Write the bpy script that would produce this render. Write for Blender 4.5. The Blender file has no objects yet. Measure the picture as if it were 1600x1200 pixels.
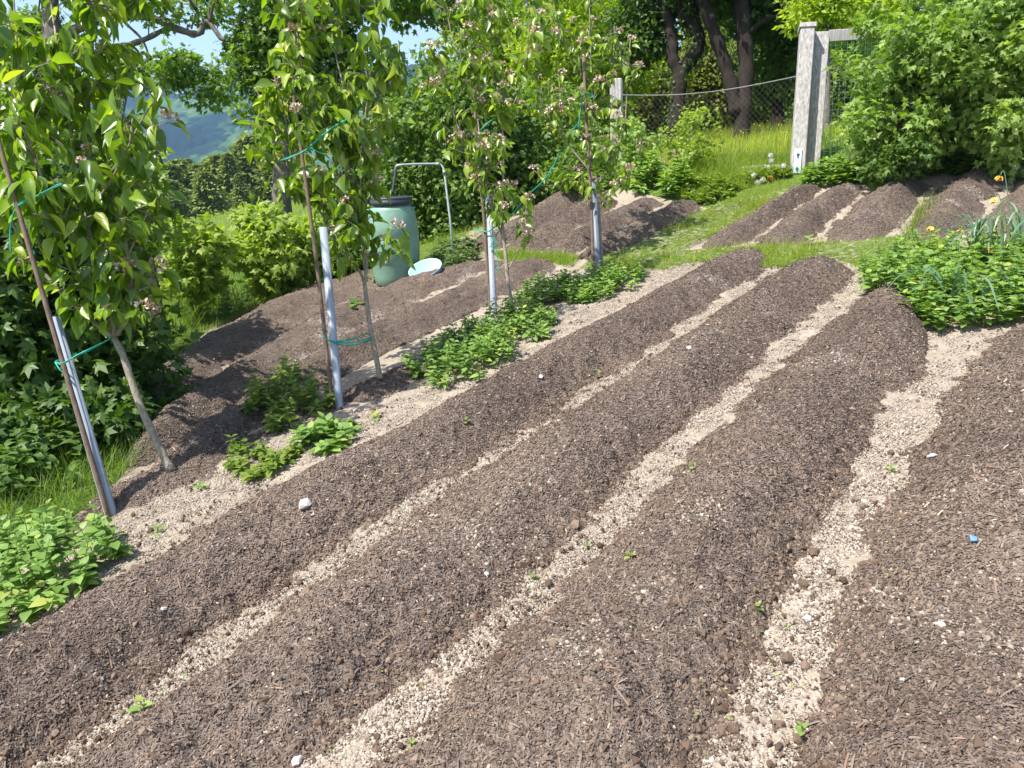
import bpy, math, random
import numpy as np
from mathutils import Vector
rng = np.random.default_rng(7)
random.seed(7)
PI = math.pi
sc = bpy.context.scene
COL = sc.collection

# ------------------------------------------------------------------ camera geometry
F = 1160.0; YH = 255.0; ROLL = 1.8; CH = 1.45
th = math.atan((600 - YH) / F); rr = math.radians(ROLL)
FWD = np.array([0, math.cos(th), -math.sin(th)])
R0 = np.array([1.0, 0, 0]); U0 = np.cross(R0, FWD)
RT = R0 * math.cos(rr) - U0 * math.sin(rr)
UP = R0 * math.sin(rr) + U0 * math.cos(rr)
CAM = np.array([0, 0, CH])

def sstep(a, b, x):
    t = np.clip((np.asarray(x, float) - a) / (b - a), 0, 1)
    return t * t * (3 - 2 * t)

def terrain(x, y):
    x = np.asarray(x, float); y = np.asarray(y, float)
    xx = np.where(x > 0, 9 * np.tanh(x / 9), x)
    xx = np.where(xx < -60, -60 + (xx + 60) * .3, xx)
    z = .14 * xx + .02 * np.minimum(y, 60)
    s = np.clip(y - 6.5, 0, 4)
    z = z + .045 * s * s * (.0 + 1. * sstep(-5, 3, x))
    # beyond the near slope the land drops into the valley
    d = np.clip(y - 150, 0, 700)
    z = z - 90 * sstep(0, 700, d)
    return z

def ray(px, py):
    u = (px - 800) / F; v = -(py - 600) / F
    return FWD + u * RT + v * UP

def P(px, py, dep):
    return CAM + ray(px, py) * dep

def G(px, py):
    d = ray(px, py); t0 = .5; t = .5
    while t < 400:
        p = CAM + d * t
        if p[2] < terrain(p[0], p[1]):
            break
        t0 = t; t *= 1.03
    lo, hi = t0, t
    for _ in range(30):
        m = (lo + hi) / 2; p = CAM + d * m
        if p[2] < terrain(p[0], p[1]): hi = m
        else: lo = m
    p = CAM + d * hi
    p[2] = terrain(p[0], p[1])
    return p

def dep_of(p): return float((np.asarray(p) - CAM) @ FWD)

# ------------------------------------------------------------------ noise
def _h(ix, iy, s):
    n = (ix * 374761393 + iy * 668265263 + s * 974634777) & 0xFFFFFFFF
    n = ((n ^ (n >> 13)) * 1274126177) & 0xFFFFFFFF
    return ((n ^ (n >> 16)) & 0xFFFFFF) / float(0xFFFFFF)

def vn(x, y, s=0):
    x = np.asarray(x, float); y = np.asarray(y, float)
    ix = np.floor(x).astype(np.int64); iy = np.floor(y).astype(np.int64)
    fx = x - ix; fy = y - iy
    fx = fx * fx * (3 - 2 * fx); fy = fy * fy * (3 - 2 * fy)
    a = _h(ix, iy, s); b = _h(ix + 1, iy, s); c = _h(ix, iy + 1, s); d = _h(ix + 1, iy + 1, s)
    return (a + (b - a) * fx) * (1 - fy) + (c + (d - c) * fx) * fy

def fbm(x, y, sc_, o=4, s=0):
    r = 0; a = 1; t = 0
    for i in range(o):
        r = r + a * (vn(x / sc_, y / sc_, s + i * 7) - .5); t += a; a *= .5; sc_ *= .5
    return r / t * 2

# ------------------------------------------------------------------ materials
def new_mat(name):
    m = bpy.data.materials.new(name); m.use_nodes = True
    nt = m.node_tree; nt.nodes.clear()
    return m, nt, nt.nodes, nt.links

def N(nt, t, **k):
    n = nt.nodes.new(t)
    for a, b in k.items():
        if a.startswith('_'): setattr(n, a[1:], b)
        else: n.inputs[a].default_value = b
    return n

def ramp(nt, stops, interp='LINEAR'):
    r = nt.nodes.new('ShaderNodeValToRGB'); cr = r.color_ramp; cr.interpolation = interp
    while len(cr.elements) < len(stops): cr.elements.new(.5)
    for e, (p, c) in zip(cr.elements, stops):
        e.position = p; e.color = (*c, 1)
    return r

def mixc(nt, a, b, f, mode='MIX'):
    m = nt.nodes.new('ShaderNodeMix'); m.data_type = 'RGBA'; m.blend_type = mode
    for sock, v in ((6, a), (7, b), (0, f)):
        if hasattr(v, 'is_linked'): nt.links.new(v, m.inputs[sock])
        elif sock == 0: m.inputs[0].default_value = v
        else: m.inputs[sock].default_value = (*v, 1)
    return m.outputs[2]

def leaf_mat(name, cols, rough=.45, trans=.3, spec=.4):
    m, nt, ns, lk = new_mat(name)
    at = N(nt, 'ShaderNodeAttribute', _attribute_name='tint')
    r = ramp(nt, [(i / (len(cols) - 1), c) for i, c in enumerate(cols)])
    lk.new(at.outputs['Fac'], r.inputs[0])
    b = N(nt, 'ShaderNodeBsdfPrincipled', Roughness=rough); b.inputs['Specular IOR Level'].default_value = spec
    lk.new(r.outputs[0], b.inputs['Base Color'])
    t = N(nt, 'ShaderNodeBsdfTranslucent')
    tc = mixc(nt, r.outputs[0], (1.25, 1.35, .35), 1., 'MULTIPLY')
    sc2 = mixc(nt, tc, (1.9, 1.9, 1.9), 1., 'MULTIPLY')
    lk.new(sc2, t.inputs['Color'])
    mx = N(nt, 'ShaderNodeMixShader'); mx.inputs[0].default_value = trans
    lk.new(b.outputs[0], mx.inputs[1]); lk.new(t.outputs[0], mx.inputs[2])
    o = N(nt, 'ShaderNodeOutputMaterial'); lk.new(mx.outputs[0], o.inputs[0])
    return m

def tint_mat(name, cols, rough=.9, spec=.2, bump=0, bscale=300):
    m, nt, ns, lk = new_mat(name)
    at = N(nt, 'ShaderNodeAttribute', _attribute_name='tint')
    r = ramp(nt, cols)
    lk.new(at.outputs['Fac'], r.inputs[0])
    b = N(nt, 'ShaderNodeBsdfPrincipled', Roughness=rough); b.inputs['Specular IOR Level'].default_value = spec
    lk.new(r.outputs[0], b.inputs['Base Color'])
    if bump:
        n = N(nt, 'ShaderNodeTexNoise', Scale=bscale, Detail=2.)
        g = N(nt, 'ShaderNodeNewGeometry'); lk.new(g.outputs['Position'], n.inputs['Vector'])
        bp = N(nt, 'ShaderNodeBump', Strength=bump, Distance=.004); lk.new(n.outputs[0], bp.inputs['Height'])
        lk.new(bp.outputs[0], b.inputs['Normal'])
    o = N(nt, 'ShaderNodeOutputMaterial'); lk.new(b.outputs[0], o.inputs[0])
    return m

def bark_mat(name, c1, c2, scale=(60, 60, 12), rough=.85, bump=.6, spots=None):
    m, nt, ns, lk = new_mat(name)
    tc = N(nt, 'ShaderNodeTexCoord'); mp = N(nt, 'ShaderNodeMapping'); mp.inputs['Scale'].default_value = scale
    lk.new(tc.outputs['Object'], mp.inputs[0])
    n = N(nt, 'ShaderNodeTexNoise', Scale=1., Detail=5., Roughness=.7); lk.new(mp.outputs[0], n.inputs['Vector'])
    r = ramp(nt, [(.3, c1), (.7, c2)]); lk.new(n.outputs[0], r.inputs[0])
    b = N(nt, 'ShaderNodeBsdfPrincipled', Roughness=rough); b.inputs['Specular IOR Level'].default_value = .25
    lk.new(r.outputs[0], b.inputs['Base Color'])
    bp = N(nt, 'ShaderNodeBump', Strength=bump, Distance=.01); lk.new(n.outputs[0], bp.inputs['Height'])
    lk.new(bp.outputs[0], b.inputs['Normal'])
    o = N(nt, 'ShaderNodeOutputMaterial'); lk.new(b.outputs[0], o.inputs[0])
    return m

def plain_mat(name, c, rough=.5, spec=.5, var=.12, scale=8, dirt=None, bump=.0, trans=0):
    m, nt, ns, lk = new_mat(name)
    g = N(nt, 'ShaderNodeTexCoord')
    n = N(nt, 'ShaderNodeTexNoise', Scale=float(scale), Detail=5., Roughness=.65); lk.new(g.outputs['Object'], n.inputs['Vector'])
    lo = tuple(v * (1 - var) for v in c); hi = tuple(min(1, v * (1 + var)) for v in c)
    r = ramp(nt, [(.3, lo), (.7, hi)]); lk.new(n.outputs[0], r.inputs[0])
    col = r.outputs[0]
    if dirt:
        n2 = N(nt, 'ShaderNodeTexNoise', Scale=scale * 2.3, Detail=6., Roughness=.75); lk.new(g.outputs['Object'], n2.inputs['Vector'])
        r2 = ramp(nt, [(.5, (0, 0, 0)), (.72, (.6, .6, .6))]); lk.new(n2.outputs[0], r2.inputs[0])
        col = mixc(nt, col, dirt, r2.outputs[0])
    b = N(nt, 'ShaderNodeBsdfPrincipled', Roughness=rough); b.inputs['Specular IOR Level'].default_value = spec
    lk.new(col, b.inputs['Base Color'])
    if bump:
        bp = N(nt, 'ShaderNodeBump', Strength=bump, Distance=.01); lk.new(n.outputs[0], bp.inputs['Height'])
        lk.new(bp.outputs[0], b.inputs['Normal'])
    o = N(nt, 'ShaderNodeOutputMaterial'); lk.new(b.outputs[0], o.inputs[0])
    return m

def mat_ground():
    m, nt, ns, lk = new_mat('ground')
    g = N(nt, 'ShaderNodeNewGeometry')
    def noise(s, d=4., r=.6):
        n = N(nt, 'ShaderNodeTexNoise', Scale=s, Detail=d, Roughness=r); lk.new(g.outputs['Position'], n.inputs['Vector']); return n.outputs[0]
    n1 = noise(3.); n2 = noise(45., 5., .7)
    vo = N(nt, 'ShaderNodeTexVoronoi', Scale=70.); lk.new(g.outputs['Position'], vo.inputs['Vector'])
    r = ramp(nt, [(.25, (.25, .2, .155)), (.5, (.35, .295, .235)), (.8, (.45, .395, .325))]); lk.new(n2, r.inputs[0])
    r1 = ramp(nt, [(.3, (.75, .73, .70)), (.7, (1.05, 1.04, 1.02))]); lk.new(n1, r1.inputs[0])
    sand = mixc(nt, r.outputs[0], r1.outputs[0], 1., 'MULTIPLY')
    gn = noise(1.3, 6., .7); gr = ramp(nt, [(.3, (.05, .075, .015)), (.5, (.09, .14, .025)), (.75, (.17, .2, .05))]); lk.new(gn, gr.inputs[0])
    at = N(nt, 'ShaderNodeAttribute', _attribute_name='grass')
    sm = N(nt, 'ShaderNodeMath', _operation='ADD'); lk.new(at.outputs['Fac'], sm.inputs[0])
    nm = N(nt, 'ShaderNodeMath', _operation='MULTIPLY_ADD'); lk.new(noise(18.), nm.inputs[0]); nm.inputs[1].default_value = 1.2; nm.inputs[2].default_value = -.6
    lk.new(nm.outputs[0], sm.inputs[1])
    rm = ramp(nt, [(.4, (0, 0, 0)), (.6, (1, 1, 1))]); lk.new(sm.outputs[0], rm.inputs[0])
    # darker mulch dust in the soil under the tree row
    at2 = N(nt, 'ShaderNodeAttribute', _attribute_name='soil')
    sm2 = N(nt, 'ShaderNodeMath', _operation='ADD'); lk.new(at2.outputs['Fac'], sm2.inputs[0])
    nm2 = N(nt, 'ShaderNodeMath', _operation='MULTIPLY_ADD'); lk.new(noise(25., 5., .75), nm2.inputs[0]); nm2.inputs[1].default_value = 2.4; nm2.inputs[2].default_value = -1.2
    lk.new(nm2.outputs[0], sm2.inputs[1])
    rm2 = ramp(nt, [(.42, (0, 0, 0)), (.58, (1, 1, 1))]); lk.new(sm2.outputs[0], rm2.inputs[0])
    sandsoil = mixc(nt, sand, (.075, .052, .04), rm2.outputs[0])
    col = mixc(nt, sandsoil, gr.outputs[0], rm.outputs[0])
    b = N(nt, 'ShaderNodeBsdfPrincipled', Roughness=.95); b.inputs['Specular IOR Level'].default_value = .1
    lk.new(col, b.inputs['Base Color'])
    bp = N(nt, 'ShaderNodeBump', Strength=.8, Distance=.01)
    ad = N(nt, 'ShaderNodeMath', _operation='MULTIPLY_ADD'); lk.new(vo.outputs[0], ad.inputs[0]); ad.inputs[1].default_value = -.6; lk.new(n2, ad.inputs[2])
    lk.new(ad.outputs[0], bp.inputs['Height']); lk.new(bp.outputs[0], b.inputs['Normal'])
    o = N(nt, 'ShaderNodeOutputMaterial'); lk.new(b.outputs[0], o.inputs[0])
    return m

def mat_mulch():
    m, nt, ns, lk = new_mat('mulch')
    g = N(nt, 'ShaderNodeNewGeometry')
    def noise(s, d=4., r=.6, vec=None):
        n = N(nt, 'ShaderNodeTexNoise', Scale=s, Detail=d, Roughness=r); lk.new(vec or g.outputs['Position'], n.inputs['Vector']); return n.outputs[0]
    # fibrous chips: voronoi on a warped, stretched space
    mp = N(nt, 'ShaderNodeMapping'); mp.inputs['Scale'].default_value = (150, 70, 110); mp.inputs['Rotation'].default_value = (0, 0, .6)
    lk.new(g.outputs['Position'], mp.inputs[0])
    v1 = N(nt, 'ShaderNodeTexVoronoi', Scale=1.); lk.new(mp.outputs[0], v1.inputs['Vector'])
    mp2 = N(nt, 'ShaderNodeMapping'); mp2.inputs['Scale'].default_value = (60, 140, 110); mp2.inputs['Rotation'].default_value = (0, 0, .3)
    lk.new(g.outputs['Position'], mp2.inputs[0])
    v2 = N(nt, 'ShaderNodeTexVoronoi', Scale=1.); lk.new(mp2.outputs[0], v2.inputs['Vector'])
    cc = mixc(nt, v1.outputs['Color'], v2.outputs['Color'], .5)
    bw = N(nt, 'ShaderNodeRGBToBW'); lk.new(cc, bw.inputs[0])
    r = ramp(nt, [(.2, (.07, .049, .037)), (.45, (.14, .105, .083)), (.7, (.208, .16, .127)), (.9, (.3, .235, .18))]); lk.new(bw.outputs[0], r.inputs[0])
    big = ramp(nt, [(.3, (.74, .73, .73)), (.5, (.98, .97, .95)), (.72, (1.34, 1.33, 1.3))]); lk.new(noise(2.2, 3.), big.inputs[0])
    c = mixc(nt, r.outputs[0], big.outputs[0], 1., 'MULTIPLY')
    # dusting of the pale subsoil
    at = N(nt, 'ShaderNodeAttribute', _attribute_name='sand')
    sm = N(nt, 'ShaderNodeMath', _operation='MULTIPLY_ADD'); lk.new(noise(38., 5., .8), sm.inputs[0]); sm.inputs[1].default_value = 1.6; lk.new(at.outputs['Fac'], sm.inputs[2])
    rm = ramp(nt, [(.0, (0, 0, 0)), (.52, (0, 0, 0)), (.66, (1, 1, 1))])
    sb = N(nt, 'ShaderNodeMath', _operation='ADD'); lk.new(sm.outputs[0], sb.inputs[0]); sb.inputs[1].default_value = -.62
    lk.new(sb.outputs[0], rm.inputs[0])
    sr = ramp(nt, [(.3, (.28, .235, .19)), (.7, (.46, .4, .34))]); lk.new(noise(90.), sr.inputs[0])
    c = mixc(nt, c, sr.outputs[0], rm.outputs[0])
    b = N(nt, 'ShaderNodeBsdfPrincipled', Roughness=.9); b.inputs['Specular IOR Level'].default_value = .25
    lk.new(c, b.inputs['Base Color'])
    ad = N(nt, 'ShaderNodeMath', _operation='ADD'); lk.new(v1.outputs[0], ad.inputs[0]); lk.new(v2.outputs[0], ad.inputs[1])
    bp = N(nt, 'ShaderNodeBump', Strength=.9, Distance=.012); lk.new(ad.outputs[0], bp.inputs['Height']); lk.new(bp.outputs[0], b.inputs['Normal'])
    o = N(nt, 'ShaderNodeOutputMaterial'); lk.new(b.outputs[0], o.inputs[0])
    return m

M = {}
M['ground'] = mat_ground(); M['mulch'] = mat_mulch()
M['chips'] = tint_mat('chips', [(0, (.062, .044, .034)), (.4, (.14, .106, .083)), (.75, (.218, .17, .135)), (.9, (.2, .125, .08)), (.96, (.34, .24, .16)), (1, (.5, .4, .28))], .85, .3)
M['crumbs'] = tint_mat('crumbs', [(0, (.23, .185, .14)), (.5, (.355, .3, .24)), (.9, (.46, .405, .335)), (1, (.58, .53, .47))], .95, .1)
M['clods'] = tint_mat('clods', [(0, (.075, .05, .036)), (.6, (.16, .112, .08)), (1, (.26, .195, .145))], .95, .1)
M['pear'] = leaf_mat('pear_leaf', [(.06, .115, .012), (.12, .2, .016), (.2, .3, .028), (.36, .4, .06)], .33, .3, .55)
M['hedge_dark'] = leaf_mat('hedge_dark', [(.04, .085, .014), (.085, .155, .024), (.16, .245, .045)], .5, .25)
M['currant'] = leaf_mat('currant', [(.09, .15, .025), (.18, .27, .055), (.32, .41, .13)], .55, .3, .3)
M['currant_yellow'] = leaf_mat('currant_yellow', [(.12, .18, .02), (.22, .3, .045), (.34, .4, .1)], .55, .35, .3)
M['maple'] = leaf_mat('maple', [(.06, .11, .016), (.11, .185, .026), (.18, .27, .045)], .45, .35)
M['dark_tree'] = leaf_mat('dark_tree', [(.03, .06, .012), (.055, .11, .016), (.11, .18, .026)], .5, .35)
M['lime_tree'] = leaf_mat('lime_tree', [(.12, .18, .014), (.23, .31, .022), (.35, .41, .045)], .5, .42)
M['olive'] = leaf_mat('olive', [(.08, .11, .02), (.16, .19, .04), (.25, .26, .07)], .6, .35)
M['mint'] = leaf_mat('mint', [(.075, .14, .025), (.14, .24, .05), (.23, .34, .09), (.36, .38, .09)], .5, .3, .35)
M['weedy'] = leaf_mat('weedy', [(.08, .13, .018), (.15, .22, .03), (.27, .31, .06)], .55, .3, .3)
M['grass'] = leaf_mat('grass', [(.05, .1, .012), (.12, .2, .02), (.22, .28, .04), (.34, .33, .12)], .5, .35, .35)
M['meadow'] = leaf_mat('meadow', [(.08, .12, .012), (.18, .25, .02), (.3, .34, .045), (.4, .36, .12)], .55, .4, .3)
M['daff_leaf'] = leaf_mat('daffodil_leaf', [(.06, .13, .07), (.11, .2, .12), (.2, .28, .19)], .4, .2, .45)
M['nettle'] = leaf_mat('nettle', [(.045, .09, .025), (.09, .155, .045), (.16, .22, .08)], .6, .25, .25)
M['pine'] = leaf_mat('pine', [(.11, .155, .03), (.19, .245, .05), (.3, .31, .1)], .6, .15, .2)
M['blossom'] = tint_mat('blossom', [(0, (.35, .22, .1)), (.4, (.55, .38, .25)), (.65, (.6, .42, .36)), (1, (.75, .68, .66))], .7, .2)
M['petal_yellow'] = tint_mat('petal_yellow', [(0, (.7, .32, .06)), (.6, (.8, .55, .08)), (1, (.8, .62, .25))], .6, .2)
M['pink'] = tint_mat('pink_flower', [(0, (.4, .16, .2)), (1, (.65, .4, .42))], .7, .2)
M['fluff'] = tint_mat('seed_fluff', [(0, (.55, .53, .48)), (1, (.75, .73, .68))], .9, .1)
M['pear_bark'] = bark_mat('pear_bark', (.17, .14, .1), (.42, .37, .29), (70, 70, 25))
M['twig'] = bark_mat('twig', (.07, .045, .03), (.16, .115, .08), (40, 40, 20))
M['dark_bark'] = bark_mat('dark_bark', (.012, .009, .007), (.042, .033, .026), (14, 14, 4), .95, 1.)
M['grey_bark'] = bark_mat('grey_bark', (.07, .058, .048), (.23, .2, .165), (16, 16, 5), .9, .8)
M['stake'] = bark_mat('stake_wood', (.10, .065, .045), (.24, .17, .125), (60, 60, 3), .8, .4)
M['grey_wood'] = bark_mat('grey_wood', (.2, .18, .16), (.56, .53, .5), (48, 48, 1.7), .85, .8)
M['dark_wood'] = bark_mat('dark_wood', (.05, .042, .036), (.14, .12, .1), (38, 38, 3), .85, .6)
M['pipe_shaded'] = plain_mat('pipe_shaded', (.13, .155, .185), .45, .4, .1, 9)  # darker copy of the grey pipe, with the farthest pipe's shade painted in
M['pipe'] = plain_mat('grey_pipe', (.3, .345, .4), .38, .5, .1, 9, (.22, .21, .19))
M['twine'] = plain_mat('teal_twine', (.01, .34, .24), .45, .5)
M['wire'] = plain_mat('wire', (.1, .085, .07), .7, .3); M['top_wire'] = plain_mat('top_wire', (.42, .4, .37), .5, .5)
M['green_wire'] = plain_mat('green_wire', (.03, .16, .11), .5, .4)
M['barrel'] = plain_mat('barrel_green', (.22, .38, .29), .5, .4, .1, 6, (.12, .2, .15))
M['black'] = plain_mat('black_plastic', (.035, .04, .055), .45, .5)
M['tap'] = plain_mat('pipe_steel', (.33, .4, .38), .4, .5, .1, 20)
M['tub'] = plain_mat('tub_blue', (.42, .64, .7), .5, .4, .08, 12)
M['plate'] = plain_mat('plate_blue', (.5, .68, .76), .5, .4, .05, 30)
M['stone'] = plain_mat('stone', (.52, .48, .43), .9, .2, .2, 30, (.3, .26, .22), .6)
M['farwood'] = None

# ------------------------------------------------------------------ mesh builder
class MB:
    def __init__(s): s.v = []; s.f = []; s.t = []; s.n = 0; s.sm = []; s.extra = {}
    def add(s, V, Fs, tint=.5, smooth=False):
        V = np.asarray(V, float).reshape(-1, 3); k = len(V)
        s.v.append(V)
        s.t.append(np.full(k, tint) if np.isscalar(tint) else np.asarray(tint, float))
        for Fa in (Fs if isinstance(Fs, (list, tuple)) and len(Fs) and isinstance(Fs[0], np.ndarray) else [np.asarray(Fs)]):
            Fa = np.asarray(Fa, dtype=np.int64)
            if Fa.ndim == 2 and len(Fa): s.f.append(Fa + s.n); s.sm.append(np.full(len(Fa), smooth))
        s.n += k
    def build(s, name, mat, parent=None, attrs=None):
        me = bpy.data.meshes.new(name)
        V = np.concatenate(s.v) if s.v else np.zeros((0, 3)); V = V.astype(np.float32)
        me.vertices.add(len(V)); me.vertices.foreach_set('co', V.ravel())
        idx = np.concatenate([f.ravel() for f in s.f]).astype(np.int32)
        tot = np.concatenate([np.full(len(f), f.shape[1]) for f in s.f]).astype(np.int32)
        st = np.concatenate([[0], np.cumsum(tot)[:-1]]).astype(np.int32)
        me.loops.add(len(idx)); me.loops.foreach_set('vertex_index', idx)
        me.polygons.add(len(tot)); me.polygons.foreach_set('loop_start', st); me.polygons.foreach_set('loop_total', tot)
        me.polygons.foreach_set('use_smooth', np.concatenate(s.sm))
        a = me.attributes.new('tint', 'FLOAT', 'POINT'); a.data.foreach_set('value', np.concatenate(s.t).astype(np.float32))
        for k, v in (attrs or {}).items():
            a = me.attributes.new(k, 'FLOAT', 'POINT'); a.data.foreach_set('value', np.asarray(v, np.float32))
        me.materials.append(mat); me.update(calc_edges=True)
        o = bpy.data.objects.new(name, me); COL.objects.link(o)
        if parent: 
            o.parent = parent
        return o

def nrm(v): 
    v = np.asarray(v, float); return v / np.maximum(np.linalg.norm(v, axis=-1, keepdims=True), 1e-9)

def inst(mb, tmpl, Pp, X, Z, S, tint, smooth=False):
    V, Fa = tmpl
    n = len(Pp); X = nrm(X); Z = Z - (Z * X).sum(1, keepdims=True) * X; Z = nrm(Z); Y = np.cross(Z, X)
    S = np.asarray(S, float)
    if S.ndim == 1: S = S[:, None]
    S = np.broadcast_to(S, (n, 3))
    W = Pp[:, None, :] + V[None, :, 0:1] * (X * S[:, 0:1])[:, None, :] + V[None, :, 1:2] * (Y * S[:, 1:2])[:, None, :] + V[None, :, 2:3] * (Z * S[:, 2:3])[:, None, :]
    k = len(V)
    Fb = (Fa[None] + (np.arange(n) * k)[:, None, None]).reshape(-1, Fa.shape[1])
    mb.add(W.reshape(-1, 3), Fb, np.repeat(np.broadcast_to(tint, n), k), smooth)

A = np.array
T_KITE = (A([(0, 0, 0), (.42, .3, .07), (1, 0, -.06), (.42, -.3, .07)]), A([(0, 2, 1), (0, 3, 2)]))
def t_long(w=.24, curl=.25, fold=.1, seg=5):
    V = []; 
    for i in range(seg + 1):
        t = i / seg; ww = w * math.sin(PI * min(1, t ** .75 * 1.0)) if 0 < i < seg else .004
        z = -curl * t * t; zz = fold * math.sin(PI * t)
        V += [(t, ww, z + zz), (t, 0, z), (t, -ww, z + zz)]
    Fq = []
    for i in range(seg):
        a = i * 3; Fq += [(a, a + 1, a + 4, a + 3), (a + 1, a + 2, a + 5, a + 4)]
    return A(V), A(Fq)
T_PEAR = [t_long(.235, .25, .12), t_long(.2, .5, .16), t_long(.215, -.05, .2)]
T_MINT = t_long(.22, .22, .06, 4)
T_NETTLE = t_long(.16, .3, .07, 3)
def t_lobed(lobes=5, depth=.42):
    pts = []
    spec = [(0, 0.0), (-100, .42), (-75, .28), (-52, .72), (-28, .46), (0, 1.0), (28, .46), (52, .72), (75, .28), (100, .42)]
    V = [(0.02, 0, 0)]
    for i, (a, r) in enumerate(spec[1:]):
        a = math.radians(a); x = .25 + r * .75 * math.cos(a); y = r * .75 * math.sin(a)
        V.append((x, y, -.12 * abs(y) - .1 * x * x + (.05 if i % 2 else 0)))
    V.append((.32, 0, .05))
    c = len(V) - 1
    Fs = [(c, i, i + 1) for i in range(1, 9)] + [(c, 0, 1), (c, 9, 0)]
    return A(V), A(Fs)
T_LOBE = t_lobed()
def t_blade(bend=.3, w=.5):
    V = [(0, -w, 0), (0, w, 0), (.5, -w * .75, .35 * bend), (.5, w * .75, .35 * bend), (1 - .2 * bend, 0, bend)]
    return A(V), A([(0, 2, 3), (0, 3, 1), (2, 4, 3)])
T_BL = [t_blade(.12), t_blade(.35), t_blade(.7)]
T_OCT = (A([(1, 0, 0), (-1, 0, 0), (0, 1, 0), (0, -1, 0), (0, 0, 1), (0, 0, -1)]), A([(0, 2, 4), (2, 1, 4), (1, 3, 4), (3, 0, 4), (2, 0, 5), (1, 2, 5), (3, 1, 5), (0, 3, 5)]))
def t_rock(seed, sub=1):
    r = np.random.default_rng(seed)
    p = (1 + 5 ** .5) / 2
    V = nrm(A([(-1, p, 0), (1, p, 0), (-1, -p, 0), (1, -p, 0), (0, -1, p), (0, 1, p), (0, -1, -p), (0, 1, -p), (p, 0, -1), (p, 0, 1), (-p, 0, -1), (-p, 0, 1)]))
    Fa = A([(0, 11, 5), (0, 5, 1), (0, 1, 7), (0, 7, 10), (0, 10, 11), (1, 5, 9), (5, 11, 4), (11, 10, 2), (10, 7, 6), (7, 1, 8), (3, 9, 4), (3, 4, 2), (3, 2, 6), (3, 6, 8), (3, 8, 9), (4, 9, 5), (2, 4, 11), (6, 2, 10), (8, 6, 7), (9, 8, 1)])
    for _ in range(sub):
        V = list(map(tuple, V)); mid = {}; F2 = []
        def mp(a, b):
            k = (min(a, b), max(a, b))
            if k not in mid: mid[k] = len(V); V.append(tuple(nrm(A(V[a]) + A(V[b]))))
            return mid[k]
        for a, b, c in Fa:
            x, y, z = mp(a, b), mp(b, c), mp(c, a); F2 += [(a, x, z), (b, y, x), (c, z, y), (x, y, z)]
        V = A(V); Fa = A(F2)
    V = V * (1 + r.uniform(-.22, .22, (len(V), 1)))
    return V, Fa
T_ROCK = [t_rock(i, 0) for i in range(3)]
T_ROCK2 = [t_rock(i + 9, 1) for i in range(3)]

def tube(mb, pts, rad, sides=8, tint=.5, cap=True, smooth=True):
    pts = np.asarray(pts, float); n = len(pts); rad = np.broadcast_to(np.asarray(rad, float), n)
    T = np.gradient(pts, axis=0); T = nrm(T)
    ref = A([0, 0, 1.]) if abs(T[0][2]) < .9 else A([1., 0, 0])
    u = nrm(np.cross(T[0], ref)); rings = []
    for i in range(n):
        u = nrm(u - (u @ T[i]) * T[i]); w = np.cross(T[i], u)
        a = np.arange(sides) * 2 * PI / sides
        rings.append(pts[i] + rad[i] * (np.cos(a)[:, None] * u + np.sin(a)[:, None] * w))
    V = np.concatenate(rings); i = np.arange(n - 1)[:, None] * sides; j = np.arange(sides)[None]; k = (j + 1) % sides
    Fa = np.stack([i + j, i + k, i + sides + k, i + sides + j], -1).reshape(-1, 4)
    fs = [Fa]
    if cap and sides > 3:
        fs.append(np.arange(sides)[None, ::-1]); fs.append((np.arange(sides) + (n - 1) * sides)[None])
    mb.add(V, fs, tint, smooth)

def smooth_path(pts, n=24):
    pts = np.asarray(pts, float)
    if len(pts) < 3:
        t = np.linspace(0, 1, n)[:, None]; return pts[0] * (1 - t) + pts[-1] * t
    Pn = np.vstack([2 * pts[0] - pts[1], pts, 2 * pts[-1] - pts[-2]]); out = []
    seg = len(pts) - 1; per = max(2, n // seg)
    for i in range(seg):
        p0, p1, p2, p3 = Pn[i:i + 4]
        for t in np.arange(per) / per:
            out.append(.5 * ((2 * p1) + (p2 - p0) * t + (2 * p0 - 5 * p1 + 4 * p2 - p3) * t * t + (3 * p1 - p0 - 3 * p2 + p3) * t ** 3))
    out.append(pts[-1]); return A(out)

def box(mb, c, ax, size, tint=.5, bev=.0):
    """box centred c with axes ax (3 unit rows), half sizes size, bevelled"""
    ax = np.asarray(ax, float); s = np.asarray(size, float); b = bev
    if b <= 0:
        V = A([(x, y, z) for x in (-1, 1) for y in (-1, 1) for z in (-1, 1)], float) * s
        Fa = A([(0, 1, 3, 2), (4, 6, 7, 5), (0, 4, 5, 1), (2, 3, 7, 6), (0, 2, 6, 4), (1, 5, 7, 3)])
        mb.add(np.asarray(c) + V @ ax, Fa, tint); return
    # vertical-edge chamfer: octagonal section along axis 2
    x, y = s[0], s[1]
    o = [(x - b, -y), (x, -y + b), (x, y - b), (x - b, y), (-x + b, y), (-x, y - b), (-x, -y + b), (-x + b, -y)]
    V = A([(p, q, -s[2]) for p, q in o] + [(p, q, s[2] - b) for p, q in o] + [(p * (1 - b / x), q * (1 - b / y), s[2]) for p, q in o], float)
    i = np.arange(8); k = (i + 1) % 8
    Fa = np.concatenate([np.stack([i, k, k + 8, i + 8], 1), np.stack([i + 8, k + 8, k + 16, i + 16], 1)])
    mb.add(np.asarray(c) + V @ ax, [Fa, i[None, ::-1], (i + 16)[None]], tint)

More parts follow.
